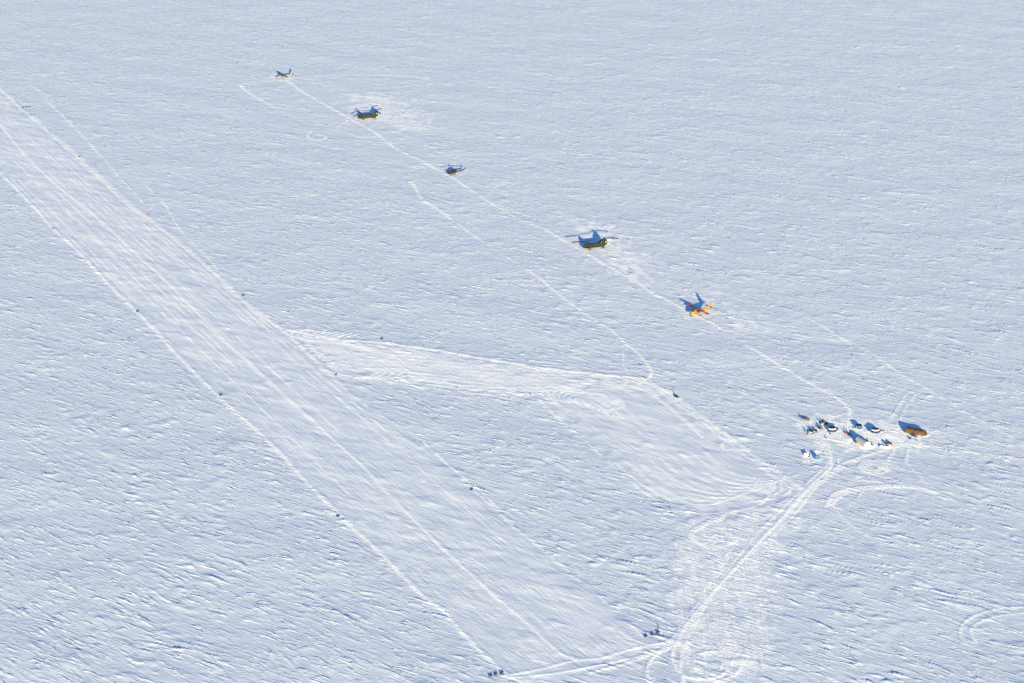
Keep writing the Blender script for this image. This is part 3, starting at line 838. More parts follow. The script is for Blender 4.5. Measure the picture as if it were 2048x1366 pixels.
# ------------------------------------------------------------------ tandem-rotor helicopters
def blade_part(parent, hub, ang, length, chord, m, name='rotor_blade', droop=.45, root=.5, sense=1):
    q = MB(); a = R(ang); dx, dy = math.cos(a), math.sin(a)
    rings = []
    for k in range(7):
        u = k / 6
        r = root + (length - root) * u
        z = hub[2] - droop * u ** 2
        c = chord * (.45 if k == 0 else 1)
        rings.append([(hub[0] + dx * r - dy * w * c, hub[1] + dy * r + dx * w * c, z + zz) for w, zz in ((-.5, -.12 * c * sense), (0, .11), (.5, .12 * c * sense), (0, -.11))])
    q.loft(rings, smooth=False)
    return q.build(name, m, parent)
def make_tandem(label, loc, yaw, front, rear, mark=False):
    t = thing('tandem_rotor_helicopter', label, 'helicopter', loc, R(yaw), 'camouflaged tandem-rotor helicopters on the snow')
    cm = M_['camo']
    b = MB()
    secs = [(8.45, .5, .5, 1.65), (8.25, 1.3, 1.2, 1.70), (7.7, 2.0, 1.9, 1.88), (6.9, 2.4, 2.45, 2.06), (6.0, 2.65, 2.75, 2.14), (4.5, 2.75, 2.85, 2.14), (-3.8, 2.75, 2.85, 2.14), (-5.2, 2.7, 2.6, 2.30), (-6.6, 2.5, 2.0, 2.65), (-7.5, 2.2, 1.5, 3.0)]
    b.loft([oval(x, w, h, z, 20, 4.0) for x, w, h, z in secs])
    fus = b.build('fuselage', cm, t)
    g = MB()
    g.loft([[(8.15, s * .75, 2.15), (7.55, s * .98, 2.30), (7.0, s * .95, 2.98), (7.65, s * .55, 2.72)] for s in (-1, 0, 1)], smooth=False)
    g.build('windscreen', M_['glass'], fus)
    for s in (-1, 1):
        for k in range(5):
            q = MB(); q.lathe([(.24, -.03), (.24, .03)], 12)
            o = q.build('window', M_['glass'], fus); o.rotation_euler = (math.pi / 2, 0, 0); o.location = (3.8 - k * 1.7, s * 1.375, 2.65)
        q = MB(); q.loft([oval(x, w, h, z, 12, 3.0, s * 1.5) for x, w, h, z in ((4.9, .35, .4, 1.45), (4.3, .85, .9, 1.5), (-4.6, .85, .9, 1.5), (-5.6, .4, .6, 1.6))])
        q.build('fuel_sponson', cm, t)
        q = MB(); q.loft([oval(x, w, h, 4.0, 12, 2.2, s * 1.35) for x, w, h in ((-3.6, .55, .55), (-3.9, .85, .85), (-5.4, .85, .85), (-6.2, .6, .6))])
        en = q.build('engine', cm, t)
        q = MB(); q.lathe([(.40, 0), (.46, .12), (.30, .30), (.05, .34)], 14)
        o = q.build('engine_intake', M_['cream'], en); o.rotation_euler = (0, math.pi / 2, 0); o.location = (-3.62, s * 1.35, 4.0)
        q = MB(); q.lathe([(.3, 0), (.33, .5)], 12)
        o = q.build('exhaust', M_['white'], en); o.rotation_euler = (0, -math.pi / 2, 0); o.location = (-6.1, s * 1.35, 4.0)
        if mark:
            q = MB(); q.box((1.0, s * 1.385, 2.1), (.75, .03, .3)); q.build('marking', M_['red'], fus)
        for x, ww in ((4.2, .9), (-4.9, .9)):
            q = MB(); q.tube((x, s * 1.35, 1.2), (x, s * 1.55, .28), .14, .12)
            lg = q.build('landing_leg', M_['black'], t)
            q = MB(); q.loft([[(x + u, s * 1.6 + s2 * .36, z2) for s2, z2 in ((-1, z), (1, z), (1, z + .09), (-1, z + .09))] for u, z in ((-1.25, .03), (.9, .03), (1.25, .14), (1.5, .36))], smooth=False)
            q.tube((x - .02, s * 1.6 - .18, .32), (x - .02, s * 1.6 + .18, .32), .30, .30, 14)
            q.build('ski', M_['black'], lg)
    q = MB(); q.loft([fin(7.5, 3.6, 3.3, 0, 1.7), fin(7.1, 4.4, 4.0, 0, 1.35), fin(6.7, 5.1, 4.5, 0, .9)])
    q.build('forward_pylon', cm, t)
    q = MB(); q.loft([fin(-2.0, -7.7, 3.2, 0, 2.4), fin(-3.0, -7.8, 4.1, 0, 2.0), fin(-4.6, -7.7, 5.2, 0, 1.25), fin(-5.2, -7.5, 5.85, 0, .8)])
    q.build('aft_pylon', cm, t)
    q = MB(); q.loft([[(x, y, z) for x, y, z in ((xx, -1.05, zz), (xx, 1.05, zz), (xx - .12, 1.05, zz - .12), (xx - .12, -1.05, zz - .12))] for xx, zz in ((-4.4, 1.05), (-7.35, 2.55))], smooth=False)
    q.build('rear_ramp', M_['black'], t)
    q = MB(); q.box((.5, 0, 3.56), (7.0, .7, .22)); q.build('drive_tunnel', cm, t)
    for (x, z, angs, nm) in ((5.93, 4.95, front, 'forward'), (-5.93, 6.3, rear, 'aft')):
        q = MB(); q.lathe([(.42, -.55), (.34, -.15), (.62, -.10), (.62, .10), (.2, .28)], 14, c=(x, 0, z))
        for a in angs:
            aa = R(a - yaw)
            q.tube((x, 0, z), (x + math.cos(aa) * 1.2, math.sin(aa) * 1.2, z), .11, .11, 6)
        hub = q.build('rotor_hub', M_['black'], t)
        for a in angs:
            blade_part(hub, (x, 0, z), a - yaw, 9.14, 1.05, M_['black'], droop=.5, root=1.0, sense=-1 if x > 0 else 1)
    return t
make_tandem('camouflaged tandem-rotor helicopter between the yellow ski plane and the small helicopter', P['chinook_a'], 199.5, (175, 55, 295), (2, 122, 242))
make_tandem('camouflaged tandem-rotor helicopter between the cream ski plane and the small helicopter', P['chinook_b'], 198, (114, 234, 354), (180, 60, 300), True)

# ------------------------------------------------------------------ single-rotor helicopter
def make_small_heli(label, loc, yaw):
    t = thing('utility_helicopter', label, 'helicopter', loc, R(yaw))
    cm = M_['olive']
    b = MB()
    b.loft([oval(x, w, h, z, 18, 2.6) for x, w, h, z in ((4.6, .3, .25, 1.35), (4.35, .9, .75, 1.38), (3.7, 1.7, 1.3, 1.48), (2.9, 2.3, 1.75, 1.62), (1.8, 2.55, 1.95, 1.7), (-.6, 2.55, 1.95, 1.7), (-1.6, 2.2, 1.7, 1.82), (-2.6, 1.2, 1.15, 2.0))])
    fus = b.build('fuselage', cm, t)
    g = MB(); g.loft([[(3.98, s * .62, 1.95), (3.1, s * 1.06, 1.9), (2.35, s * .98, 2.52), (3.0, s * .5, 2.45)] for s in (-1, 0, 1)], smooth=False); g.build('windscreen', M_['glass'], fus)
    for s in (-1, 1):
        for x, w in ((2.25, .9), (.9, 1.3), (-.4, .9)):
            q = MB(); q.box((x, s * 1.265, 1.95), (w, .05, .62)); q.build('window', M_['glass'], fus)
        q = MB(); q.box((.9, s * 1.27, 1.25), (.8, .04, .18)); q.build('marking', M_['red'], fus)
        for x in (1.9, -.9):
            q = MB(); q.path([(x, s * .6, .85), (x, s * 1.1, .7), (x, s * 1.45, .12)], .06); q.build('skid_strut', M_['black'], t)
        q = MB(); q.path([(3.2, s * 1.45, .45), (2.8, s * 1.45, .14), (-1.9, s * 1.45, .12)], .065)
        sk = q.build('skid', M_['black'], t)
        for xx in (2.0, -1.0):
            q = MB(); q.loft([[(xx + u, s * 1.45 + s2 * .20, z2) for s2, z2 in ((-1, z), (1, z), (1, z + .04), (-1, z + .04))] for u, z in ((-.7, .02), (.55, .02), (.8, .14))], smooth=False)
            q.build('snow_shoe', M_['black'], sk)
    q = MB(); q.loft([oval(x, w, h, z, 12, 2.4) for x, w, h, z in ((2.0, .5, .3, 2.75), (1.2, 1.3, .75, 2.85), (-.8, 1.4, .95, 2.9), (-2.2, .8, .6, 2.8))]); q.build('engine_cowling', cm, t)
    q = MB(); q.loft([oval(x, w, h, z, 12, 2.1) for x, w, h, z in ((-2.3, 1.0, 1.0, 2.0), (-5.0, .6, .65, 2.1), (-8.1, .34, .4, 2.2))]); tb = q.build('tail_boom', cm, t)
    q = MB(); q.loft([fin(-7.4, -8.4, 2.2, 0, .18), fin(-8.5, -9.2, 3.3, 0, .16), fin(-9.0, -9.6, 4.0, 0, .12)]); q.build('tail_fin', cm, tb)
    q = MB(); q.loft([foil(-5.6, -6.3, y, 2.15, .06) for y in (-1.45, 0, 1.45)]); q.build('tailplane', cm, tb)
    th = (-9.25, .28, 3.85)
    q = MB(); q.tube((-9.25, .05, 3.85), (-9.25, .34, 3.85), .1, .1); tr = q.build('tail_rotor_hub', M_['black'], tb)
    for s in (-1, 1):
        q = MB(); q.box((-9.25 + s * .42, .3, 3.85 + s * .52), (.18, .03, 1.25), Matrix.Rotation(R(39), 3, 'Y')); q.build('tail_rotor_blade', M_['black'], tr)
    q = MB(); q.tube((0, 0, 3.1), (0, 0, 4.0), .14, .12); q.lathe([(.32, 3.82), (.36, 3.95), (.12, 4.12)], 12); hub = q.build('rotor_hub', M_['cream'], t)
    for a in (97, 187, 277, 7):
        blade_part(hub, (0, 0, 3.95), a - yaw, 7.0, .7, M_['black'], droop=.35, root=.3)
    return t
make_small_heli('small olive single-rotor helicopter with slim tail boom', P['griffon'], 205)

# ------------------------------------------------------------------ people
def skin_mesh(name, joints, edges, mats, pick):
    me = bpy.data.meshes.new(name + '_cage')
    me.from_pydata([j[:3] for j in joints], edges, [])
    o = bpy.data.objects.new(name + '_cage', me)
    COL.objects.link(o)
    sk = o.modifiers.new('skin', 'SKIN'); sk.use_smooth_shade = True
    for i, d in enumerate(me.skin_vertices[0].data):
        r = joints[i][3]; d.radius = (r, r); d.use_root = (i == 0)
    su = o.modifiers.new('sub', 'SUBSURF'); su.levels = 1; su.render_levels = 1
    dg = bpy.context.evaluated_depsgraph_get()
    out = bpy.data.meshes.new_from_object(o.evaluated_get(dg))
    out.name = name
    bpy.data.objects.remove(o, do_unlink=True)
    out.materials.clear()
    for m in mats:
        out.materials.append(m)
    for p in out.polygons:
        p.material_index = pick(p.center); p.use_smooth = True
    return out
def body_mesh(name, pose, jacket, trousers):
    hip = .92 if pose != 'ride' else .72
    J = [(0, 0, hip, .17)]; E = []
    def add(p, r, par):
        J.append((*p, r)); E.append((par, len(J) - 1)); return len(J) - 1
    lean = {'stand': .03, 'walk': .08, 'ride': .16, 'stoop': .45}[pose]
    ch = add((lean * .5, 0, hip + .27), .20, 0)
    sh = add((lean, 0, hip + .50), .19, ch)
    nk = add((lean * 1.1, 0, hip + .60), .085, sh)
    hd = add((lean * 1.2 + .01, 0, hip + .74), .125, nk)
    add((lean * 1.2, 0, hip + .86), .09, hd)
    add((lean * 1.2 + .12, 0, hip + .73), .03, hd)                      # nose
    for s in (-1, 1):
        a = add((lean, s * .20, hip + .46), .095, sh)
        if pose == 'ride':
            e = add((lean + .20, s * .30, hip + .24), .075, a); w = add((lean + .45, s * .28, hip + .25), .05, e)
        elif pose == 'walk':
            e = add((lean + s * .12, s * .28, hip + .20), .075, a); w = add((lean + s * .28, s * .27, hip - .02), .05, e)
        else:
            e = add((lean + .02, s * .29, hip + .19), .075, a); w = add((lean + .12, s * .27, hip - .06), .05, e)
        d = Vector(J[w][:3]) - Vector(J[e][:3]); d.normalize()
        pm = add(tuple(Vector(J[w][:3]) + d * .07), .042, w)
        for k in range(4):                                             # gloved fingers and thumb
            add(tuple(Vector(J[pm][:3]) + d * (.085 - .008 * abs(k - 1)) + Vector((0, (k - 1.5) * .022, -.01))), .012, pm)
        add(tuple(Vector(J[w][:3]) + d * .07 + Vector((.05, -s * .03, 0))), .014, w)
        if pose == 'ride':
            k = add((.34, s * .20, hip - .12), .10, 0); an = add((.28, s * .24, hip - .46), .07, k); add((.44, s * .24, hip - .50), .055, an)
        else:
            f = s * .20 if pose == 'walk' else 0
            k = add((f * .6 + .03, s * .11, .50), .10, 0); an = add((f, s * .13, .10), .075, k); add((f + .18, s * .14, .05), .055, an)
    zb = .16 if pose != 'ride' else .30
    def pick(c):
        if c.z > hip + .66 and c.x > lean * 1.2 + .05: return 2
        if c.z > hip - .10: return 0
        if c.z > zb: return 1
        return 3
    return skin_mesh(name, J, E, [jacket, trousers, M_['skin'], M_['rubber']], pick)
BODY = {}
def person(label, loc, rz, pose='stand', jacket='parka', trousers='parka', group='people at the camp'):
    key = (pose, jacket, trousers)
    if key not in BODY:
        BODY[key] = body_mesh('body', pose, M_[jacket], M_[trousers])
    t = thing('person', label, 'person', loc, rz, group)
    b = bpy.data.objects.new('body', BODY[key]); COL.objects.link(b); b.parent = t
    hip = .92 if pose != 'ride' else .72
    lean = {'stand': .03, 'walk': .08, 'ride': .16, 'stoop': .45}[pose]
    q = MB(); q.lathe([(.02, .20), (.10, .17), (.155, .08), (.165, -.04), (.13, -.13)], 12, c=(lean * 1.2 - .035, 0, hip + .76))
    q.build('hood', M_[jacket], t)
    return t

# ------------------------------------------------------------------ snowmobiles and cargo sleds
def make_snowmobile(label, loc, rz, hood, group='snowmobiles at the camp'):
    t = thing('snowmobile', label, 'snowmobile', loc, rz, group)
    H = M_[hood]
    q = MB(); q.loft([[(x, s * w, z) for s, z in ((-1, z0), (1, z0), (1, z1), (-1, z1))] for x, w, z0, z1 in ((-1.5, .22, .22, .42), (-1.3, .22, .05, .44), (.1, .22, .03, .46), (.4, .22, .2, .44))], smooth=False)
    q.build('track', M_['rubber'], t)
    q = MB(); q.loft([[(x, s * w, z) for s, z in ((-1, z0), (1, z0), (.8, z1), (-.8, z1))] for x, w, z0, z1 in ((-1.45, .30, .42, .58), (-1.1, .30, .45, .80), (-.2, .27, .46, .72), (.15, .24, .46, .80))], smooth=False)
    q.build('seat', M_['black'], t)
    q = MB(); q.loft([oval(x, w, h, z, 12, 3.0) for x, w, h, z in ((.0, .62, .50, .62), (.35, .86, .62, .62), (.85, .84, .50, .52), (1.25, .55, .28, .44), (1.42, .25, .12, .40))])
    hd = q.build('hood', H, t)
    for s in (-1, 1):
        q = MB(); q.box((1.12, s * .20, .60), (.14, .16, .09)); q.build('headlight', M_['white'], hd)
    q = MB(); q.loft([[(.45 - .02, y, .90), (.15, y * .85, 1.28), (.11, y * .85, 1.27), (.41, y, .88)] for y in (-.36, -.15, .15, .36)], smooth=False)
    q.build('windshield', M_['glass'], t)
    q = MB(); q.path([(.05, -.38, 1.0), (.12, -.18, 1.02), (.12, .18, 1.02), (.05, .38, 1.0)], .022); q.tube((.12, 0, 1.02), (.3, 0, .85), .03, .03); q.build('handlebar', M_['black'], t)
    for s in (-1, 1):
        q = MB(); q.loft([[(x, s * .5 + e * .075, z2) for e, z2 in ((-1, z), (1, z), (1, z + .03), (-1, z + .03))] for x, z in ((.35, .02), (1.3, .02), (1.5, .08), (1.62, .22))], smooth=False)
        sk = q.build('ski', M_['black'], t)
        q = MB(); q.tube((.85, s * .30, .45), (.85, s * .5, .05), .03, .03); q.build('ski_leg', M_['steel'], sk)
    q = MB(); q.box((-1.35, 0, .64), (.55, .62, .05)); q.build('cargo_rack', M_['steel'], t)
    return t
def make_sled(label, loc, rz, load, load_label, group='cargo sleds at the camp'):
    t = thing('cargo_sled', label, 'sled', loc, rz, group)
    for s in (-1, 1):
        q = MB(); q.loft([[(x, s * .42 + e * .03, z2) for e, z2 in ((-1, z), (1, z), (1, z + h), (-1, z + h))] for x, z, h in ((-1.6, .0, .16), (1.2, .0, .16), (1.55, .09, .14), (1.75, .24, .09))], smooth=False)
        q.build('runner', M_['wood'], t)
    for k in range(9):
        q = MB(); q.box((-1.45 + k * .35, 0, .185), (.12, 1.0, .04)); q.build('slat', M_['wood'], t)
    c = thing('cargo_bundle', load_label, 'bundle', (loc[0], loc[1], .21), rz, 'bundles tied on the sleds')
    q = MB(); q.loft([oval(x, w, h, h / 2, 12, 3.2) for x, w, h in ((-1.2, .5, .3), (-1.05, .85, .5), (-.3, .9, .55), (.5, .85, .45), (.95, .6, .3))])
    q.build('tarp', M_[load], c)
    for x in (-.8, -.1, .55):
        q = MB(); q.path([(x, -.455, .05), (x, -.42, .45), (x, 0, .585), (x, .42, .45), (x, .455, .05)], .02); q.build('lashing', M_['black'], c)
    return t
SL = SLED_SPOTS; QS = QAM_SPOTS; PS = PERSON_SPOTS
make_snowmobile('black snowmobile alone with a loaded sled at the edge of the camp', sp(SL, 'a'), R(158), 'black')
make_sled('wooden cargo sled behind the black snowmobile at the camp edge', sp(QS, 'a'), R(160), 'wood', 'brown bundle tied on the sled behind the lone black snowmobile')
make_snowmobile('red snowmobile parked between black ones behind the blue and white tent', sp(SL, 'red'), R(-75), 'red')
make_snowmobile('black snowmobile on the far side of the red one from the tent', sp(SL, 'b1'), R(-80), 'black')
make_snowmobile('black snowmobile between the red one and the blue and white tent', sp(SL, 'b2'), R(-62), 'black')
make_sled('wooden cargo sled lying in front of the red snowmobile', sp(QS, 'b'), R(12), 'canopy', 'white bundle tied on the sled in front of the red snowmobile')
make_snowmobile('black snowmobile with three people standing round it', sp(SL, 'c'), R(-70), 'black')
make_snowmobile('black snowmobile with cream bundle sled beside two standing people', sp(SL, 'd'), R(-55), 'black')
make_sled('wooden cargo sled beside two people in dark clothing', sp(QS, 'd'), R(-35), 'canopy', 'cream bundle tied on the sled beside two people')
make_snowmobile('dark green snowmobile parked at the head of the packed track', sp(SL, 'e'), R(-58), 'parka2')
make_snowmobile('snowmobile with coral red hood beside the white hooped tent', sp(SL, 'pink'), R(150), 'pink')
make_snowmobile('navy snowmobile next to the coral red one', sp(SL, 'i2'), R(-50), 'navy')
make_snowmobile('orange nosed snowmobile touching the side of the white hooped tent', sp(SL, 'j'), R(-72), 'orange')
make_snowmobile('brown snowmobile standing alone by the closed end of the white hooped tent', sp(SL, 'k'), R(105), 'wood')
make_snowmobile('dark red snowmobile behind the row of striped stakes', sp(SL, 'l1'), R(-60), 'red')
make_snowmobile('bright coral snowmobile behind the end of the striped stakes', sp(SL, 'l2'), R(-50), 'pink')
make_snowmobile('navy snowmobile parked against the long brown tent', sp(SL, 'm'), R(-20), 'navy')
make_snowmobile('black snowmobile with a rider on the apron away from the camp', sp(SL, 'r'), R(-35), 'black')
x, y, _ = sp(SL, 'r')
person('rider in black on the snowmobile out on the apron', (x - .35, y + .25, .12), R(-35), 'ride')
person('person in black walking ahead of another at the edge of the camp', sp(PS, 'f1'), R(-80), 'walk')
person('shorter person in dark clothing standing at the edge of the camp', sp(PS, 'f2'), R(95), 'stand', 'parka2', 'parka')
person('person in black at the left of a snowmobile with a red-clad companion', sp(PS, 'c1'), R(-20))
person('person in dark green beside a snowmobile and a red-clad companion', sp(PS, 'c2'), R(190), 'stand', 'parka2', 'parka')
person('person in a red parka standing behind a black snowmobile', sp(PS, 'cr'), R(-90), 'stand', 'parkared', 'parka')
person('person in black beside the sled with a cream bundle', sp(PS, 'd1'), R(-60))
person('person in dark green walking beside the snowmobile with the cream bundle sled', sp(PS, 'd2'), R(200), 'walk', 'parka2', 'parka2')
person('person in black standing between the coral and navy snowmobiles', sp(PS, 'i'), R(-100))
person('person in black jacket and brown trousers beside the white windbreak', sp(PS, 'q'), R(-95), 'stand', 'parka', 'wood')
person('person in olive standing alone beyond the cream ski plane', sp(PS, 't'), R(-90), 'stand', 'parka2', 'parka2', None)

# ------------------------------------------------------------------ tents
def dome_tent(label, loc, side, roof_peak):
    t = thing('dome_tent', label, 'tent', loc, 0, 'blue and white round tents')
    n = 12
    q = MB(); q.lathe([(2.30, -.05), (2.26, .45), (2.12, 1.15)], n, smooth=False); w = q.build('wall', M_['navy'], t)
    q = MB(); q.lathe([(2.125, 1.15), (2.07, 1.4), (1.95, 1.66)], n, smooth=False); q.build('white_band', M_['band'], t)
    q = MB()
    rings = []
    for r, z in ((1.97, 1.64), (1.35, 1.84), (.6, 2.02), (.1, 2.12)):
        rings.append([(r * math.cos(2 * math.pi * i / n), r * math.sin(2 * math.pi * i / n), z + (roof_peak * (.6 if i % 3 == 0 else 0) * (r / 2)) * .25) for i in range(n)])
    q.loft(rings, smooth=False); rf = q.build('roof', M_['navy'], t)
    for i in range(0, n, 3):
        a = 2 * math.pi * i / n
        q = MB(); q.path([(1.96 * math.cos(a), 1.96 * math.sin(a), 1.74 + .15 * roof_peak), (1.0 * math.cos(a), 1.0 * math.sin(a), 1.97), (.1 * math.cos(a), .1 * math.sin(a), 2.16)], .03); q.build('pole', M_['dark'], rf)
    for i in range(n):
        a = 2 * math.pi * (i + .5) / n
        q = MB(); q.box((2.46 * math.cos(a), 2.46 * math.sin(a), .1), (.12, .12, .28)); q.build('peg', M_['dark'], t)
    v = MB(); x0 = side * 2.5
    v.loft([[(x0 + .75 * math.cos(2 * math.pi * i / 10), .55 + .75 * math.sin(2 * math.pi * i / 10), z) for i in range(10)] for z in (-.05, 1.0, 1.45)], smooth=False)
    v.loft([[(x0 + r * math.cos(2 * math.pi * i / 10), .55 + r * math.sin(2 * math.pi * i / 10), z) for i in range(10)] for r, z in ((.76, 1.45), (.4, 1.6), (.05, 1.65))], mi=1, smooth=False)
    ve = v.build('porch', [M_['blue'], M_['navy']], t)
    q = MB(); q.box((x0 + side * .72, .55, .65), (.06, .55, 1.2)); q.build('door', M_['dark'], ve)
    return t
dome_tent('blue round tent with white band and porch, next to the red snowmobile', P['dome_a'], 1, 1.0)
dome_tent('blue round tent with white band, between the small blue tent and the brown tent', P['dome_b'], -1, .3)
def round_tent():
    t = thing('round_tent', 'plain light blue round tent with a flat black roof', 'tent', P['round'])
    n = 14
    q = MB(); q.lathe([(1.68, -.05), (1.66, .9), (1.56, 1.68)], n, smooth=False); w = q.build('wall', M_['blue'], t)
    q = MB(); q.lathe([(1.60, 1.68), (1.60, 1.74), (.8, 1.86), (.05, 1.90)], n, smooth=False); q.build('roof', M_['dark'], t)
    q = MB(); q.box((-1.30, -1.02, .75), (.05, .75, 1.4), Matrix.Rotation(R(38), 3, 'Z')); d = q.build('door', M_['dark'], w)
    q = MB(); q.box((-1.335, -1.05, .75), (.05, .14, 1.3), Matrix.Rotation(R(38), 3, 'Z')); q.build('door_strip', M_['white'], d)
    q = MB(); q.box((.28, -1.62, 1.15), (.34, .06, .22)); q.build('vent', M_['cream'], w)
round_tent()
def tunnel_tent():
    t = thing('tunnel_tent', 'long white hooped tent with black ribs and a rounded end', 'tent', P['tunnel'], R(-63.5))
    def arch(x, w, h, n=14):
        return [(x, w / 2 * math.cos(math.pi * i / n), h * math.sin(math.pi * i / n) ** .8 - .04) for i in range(n + 1)]
    L = 7.2
    q = MB(); rings = []
    nb = 8
    for k in range(nb):
        x = -L / 2 + L * k / (nb - 1)
        rings.append(arch(x, 4.0, 2.45))
        if k < nb - 1:
            rings.append(arch(x + L / (nb - 1) / 2, 3.7, 2.26))
    q.loft(rings, caps=False, smooth=False, closed=False)
    q.add(rings[0], [tuple(range(len(rings[0])))])
    q.build('canopy', M_['canopy'], t)
    q = MB(); q.loft([arch(L / 2 + u * 1.3, 3.98 * k, 2.44 * k) for u, k in ((0, 1), (.25, .97), (.55, .85), (.8, .62), (1.0, .12))], caps=False, closed=False)
    q.build('rounded_end', M_['tentwhite'], t)
    for k in range(nb):
        x = -L / 2 + L * k / (nb - 1)
        q = MB(); q.path([(p[0], p[1] * 1.01, p[2] * 1.01 + .02) for p in arch(x, 4.0, 2.45)], .085, 6); q.build('rib', M_['dark'], t)
    q = MB(); q.box((-L / 2 - .02, 0, .9), (.05, .9, 1.8)); q.build('door', M_['dark'], t)
tunnel_tent()
def brown_tent():
    t = thing('long_tent', 'long tan brown canvas tent with a dark seam across its middle', 'tent', P['brown'], R(-28.8))
    L = 11.6
    # (half-width, height) of the cross-section at each station; hipped ends
    st = [(-L / 2, 1.5, .25, .8, .42), (-L / 2 + 1.0, 2.15, 1.6, 1.15, 1.85), (-L / 2 + 1.5, 2.2, 1.9, 1.2, 2.2), (-1.5, 2.2, 1.86, 1.2, 2.14), (-.12, 2.2, 1.86, 1.2, 2.12), (0.12, 2.2, 1.86, 1.2, 2.12), (2.6, 2.2, 1.9, 1.2, 2.17), (L / 2 - 1.7, 2.2, 1.9, 1.2, 2.2), (L / 2 - 1.2, 2.15, 1.55, 1.15, 1.75), (L / 2, 1.5, .3, .8, .5)]
    def sec(x, hw, hz, tw, tz):
        return [(x, -hw, -.05), (x, -hw + .30 * hz / 1.65, hz), (x, -tw * .45, tz * .985), (x, 0, tz), (x, tw * .45, tz * .985), (x, hw - .30 * hz / 1.65, hz), (x, hw, -.05)]
    rings = [sec(*s_) for s_ in st]
    q = MB()
    q.loft(rings, caps=True, smooth=False, closed=False)
    w = q.build('canvas', M_['brown'], t)
    q = MB(); q.loft([[(p[0] + dx, p[1] * 1.012, p[2] * 1.012 + .01) for p in sec(0, 2.2, 1.86, 1.2, 2.12)] for dx in (-.11, .11)], caps=False, smooth=False, closed=False)
    q.build('seam', M_['darkbrown'], w)
    for x in (-L / 2 + 1.5, -1.5 - 1.3, 2.6, L / 2 - 1.7):
        q = MB(); q.path([(p[0], p[1] * 1.006, p[2] * 1.006 + .02) for p in sec(x, 2.2, 1.88, 1.2, 2.17)], .03); q.build('rib', M_['darkbrown'], w)
    q = MB(); q.loft([[(x, y, z) for y, z in ((-2.26, -.05), (-2.2, .16), (-2.14, .16), (-2.16, -.05))] for x in (-L / 2 + .8, L / 2 - 1.0)], smooth=False); q.build('skirt', M_['darkbrown'], t)
    q = MB(); q.box((-3.4, 0, 2.28), (.5, .5, .3)); q.build('stove_vent', M_['dark'], w)
    for x, hh in ((-1.4, 3.9), (1.6, 3.1)):
        q = MB(); q.tube((x, .9, 1.9), (x, .9, hh), .035, .025); q.build('mast', M_['dark'], t)
brown_tent()
def cabin_tent():
    t = thing('cube_tent', 'small bright blue square tent with a pale roof and emblem', 'tent', P['cabin'], R(4))
    q = MB(); q.loft([[(x * k, y * k, z) for x, y in ((-1.05, -.8), (0, -.86), (1.05, -.8), (1.1, 0), (1.05, .8), (0, .86), (-1.05, .8), (-1.1, 0))] for k, z in ((1, -.05), (1.05, .8), (1.0, 1.6))], smooth=False); w = q.build('wall', M_['sky'], t)
    q = MB(); q.loft([[(x * k, y * k, z) for x, y in ((-1.05, -.8), (0, -.86), (1.05, -.8), (1.1, 0), (1.05, .8), (0, .86), (-1.05, .8), (-1.1, 0))] for k, z in ((1.01, 1.6), (.6, 1.82), (.05, 1.92))], smooth=False); q.build('roof', M_['cream'], t)
    q = MB(); q.box((0, -.89, 1.32), (.75, .04, .22)); q.build('window', M_['navy'], w)
    q = MB(); q.add([(-.22, -.91, 1.12), (.22, -.91, 1.12), (0, -.91, .85), (-.22, -.87, 1.12), (.22, -.87, 1.12), (0, -.87, .85)], [(0, 1, 2), (5, 4, 3), (0, 3, 4, 1), (1, 4, 5, 2), (2, 5, 3, 0)]); q.build('emblem', M_['cream'], w)
    for sx in (-1, 1):
        for sy in (-1, 1):
            q = MB(); q.box((sx * 1.75, sy * 1.35, .08), (.12, .12, .22)); q.build('peg', M_['dark'], t)
cabin_tent()
def white_screen():
    t = thing('windbreak', 'white folding windbreak standing beside the small bright blue tent', 'windbreak', P['screen'])
    pts = [(-1.15, .55), (-.35, .05), (.1, -.35), (1.15, .05)]
    for i in range(3):
        (x0, y0), (x1, y1) = pts[i], pts[i + 1]
        L = math.hypot(x1 - x0, y1 - y0); a = math.atan2(y1 - y0, x1 - x0)
        q = MB(); q.box(((x0 + x1) / 2, (y0 + y1) / 2, .66), (L - .06, .05, 1.4), Matrix.Rotation(a, 3, 'Z')); q.build('panel', M_['tentwhite'], t)
    for i, (x, y) in enumerate(pts):
        q = MB(); q.tube((x, y, -.1), (x, y, 1.45 if i != 3 else 2.0), .03, .03); q.build('post', M_['wood'], t)
white_screen()

# ------------------------------------------------------------------ small camp things
def crate(label, u, v, s, m, group=None, cat='crate', h=0.0):
    p = at(u, v)
    t = thing('crate', label, cat, (p.x, p.y, 0), R(20), group)
    q = MB(); q.box((0, 0, s[2] / 2 - .02), s); b = q.build('box', M_[m], t)
    q = MB(); q.box((0, 0, s[2] + .02), (s[0] * 1.05, s[1] * 1.05, .06)); q.build('lid', M_['dark'], t)
    for e in (-1, 1):
        q = MB(); q.box((e * (s[0] / 2 + .02), 0, s[2] * .6), (.04, s[1] * .4, .06)); q.build('handle', M_['steel'], b)
    return t
crate('black crate on the snow in front of the long brown tent', 1820, 877.3, (.95, .7, .6), 'black')
crate('tan plywood crate beside the porchless side of the second round tent', 1761.6, 862.6, (1.0, .6, .45), 'tan')
crate('small black crate beyond the tan plywood crate', 1766.9, 862.6, (.55, .4, .35), 'black')
crate('tan crate lying by the door of the plain light blue tent', 1708, 856.2, (.8, .5, .45), 'tan')
crate('cardboard box at the feet of the person by the windbreak', 1616.9, 914.6, (.6, .45, .3), 'tan')
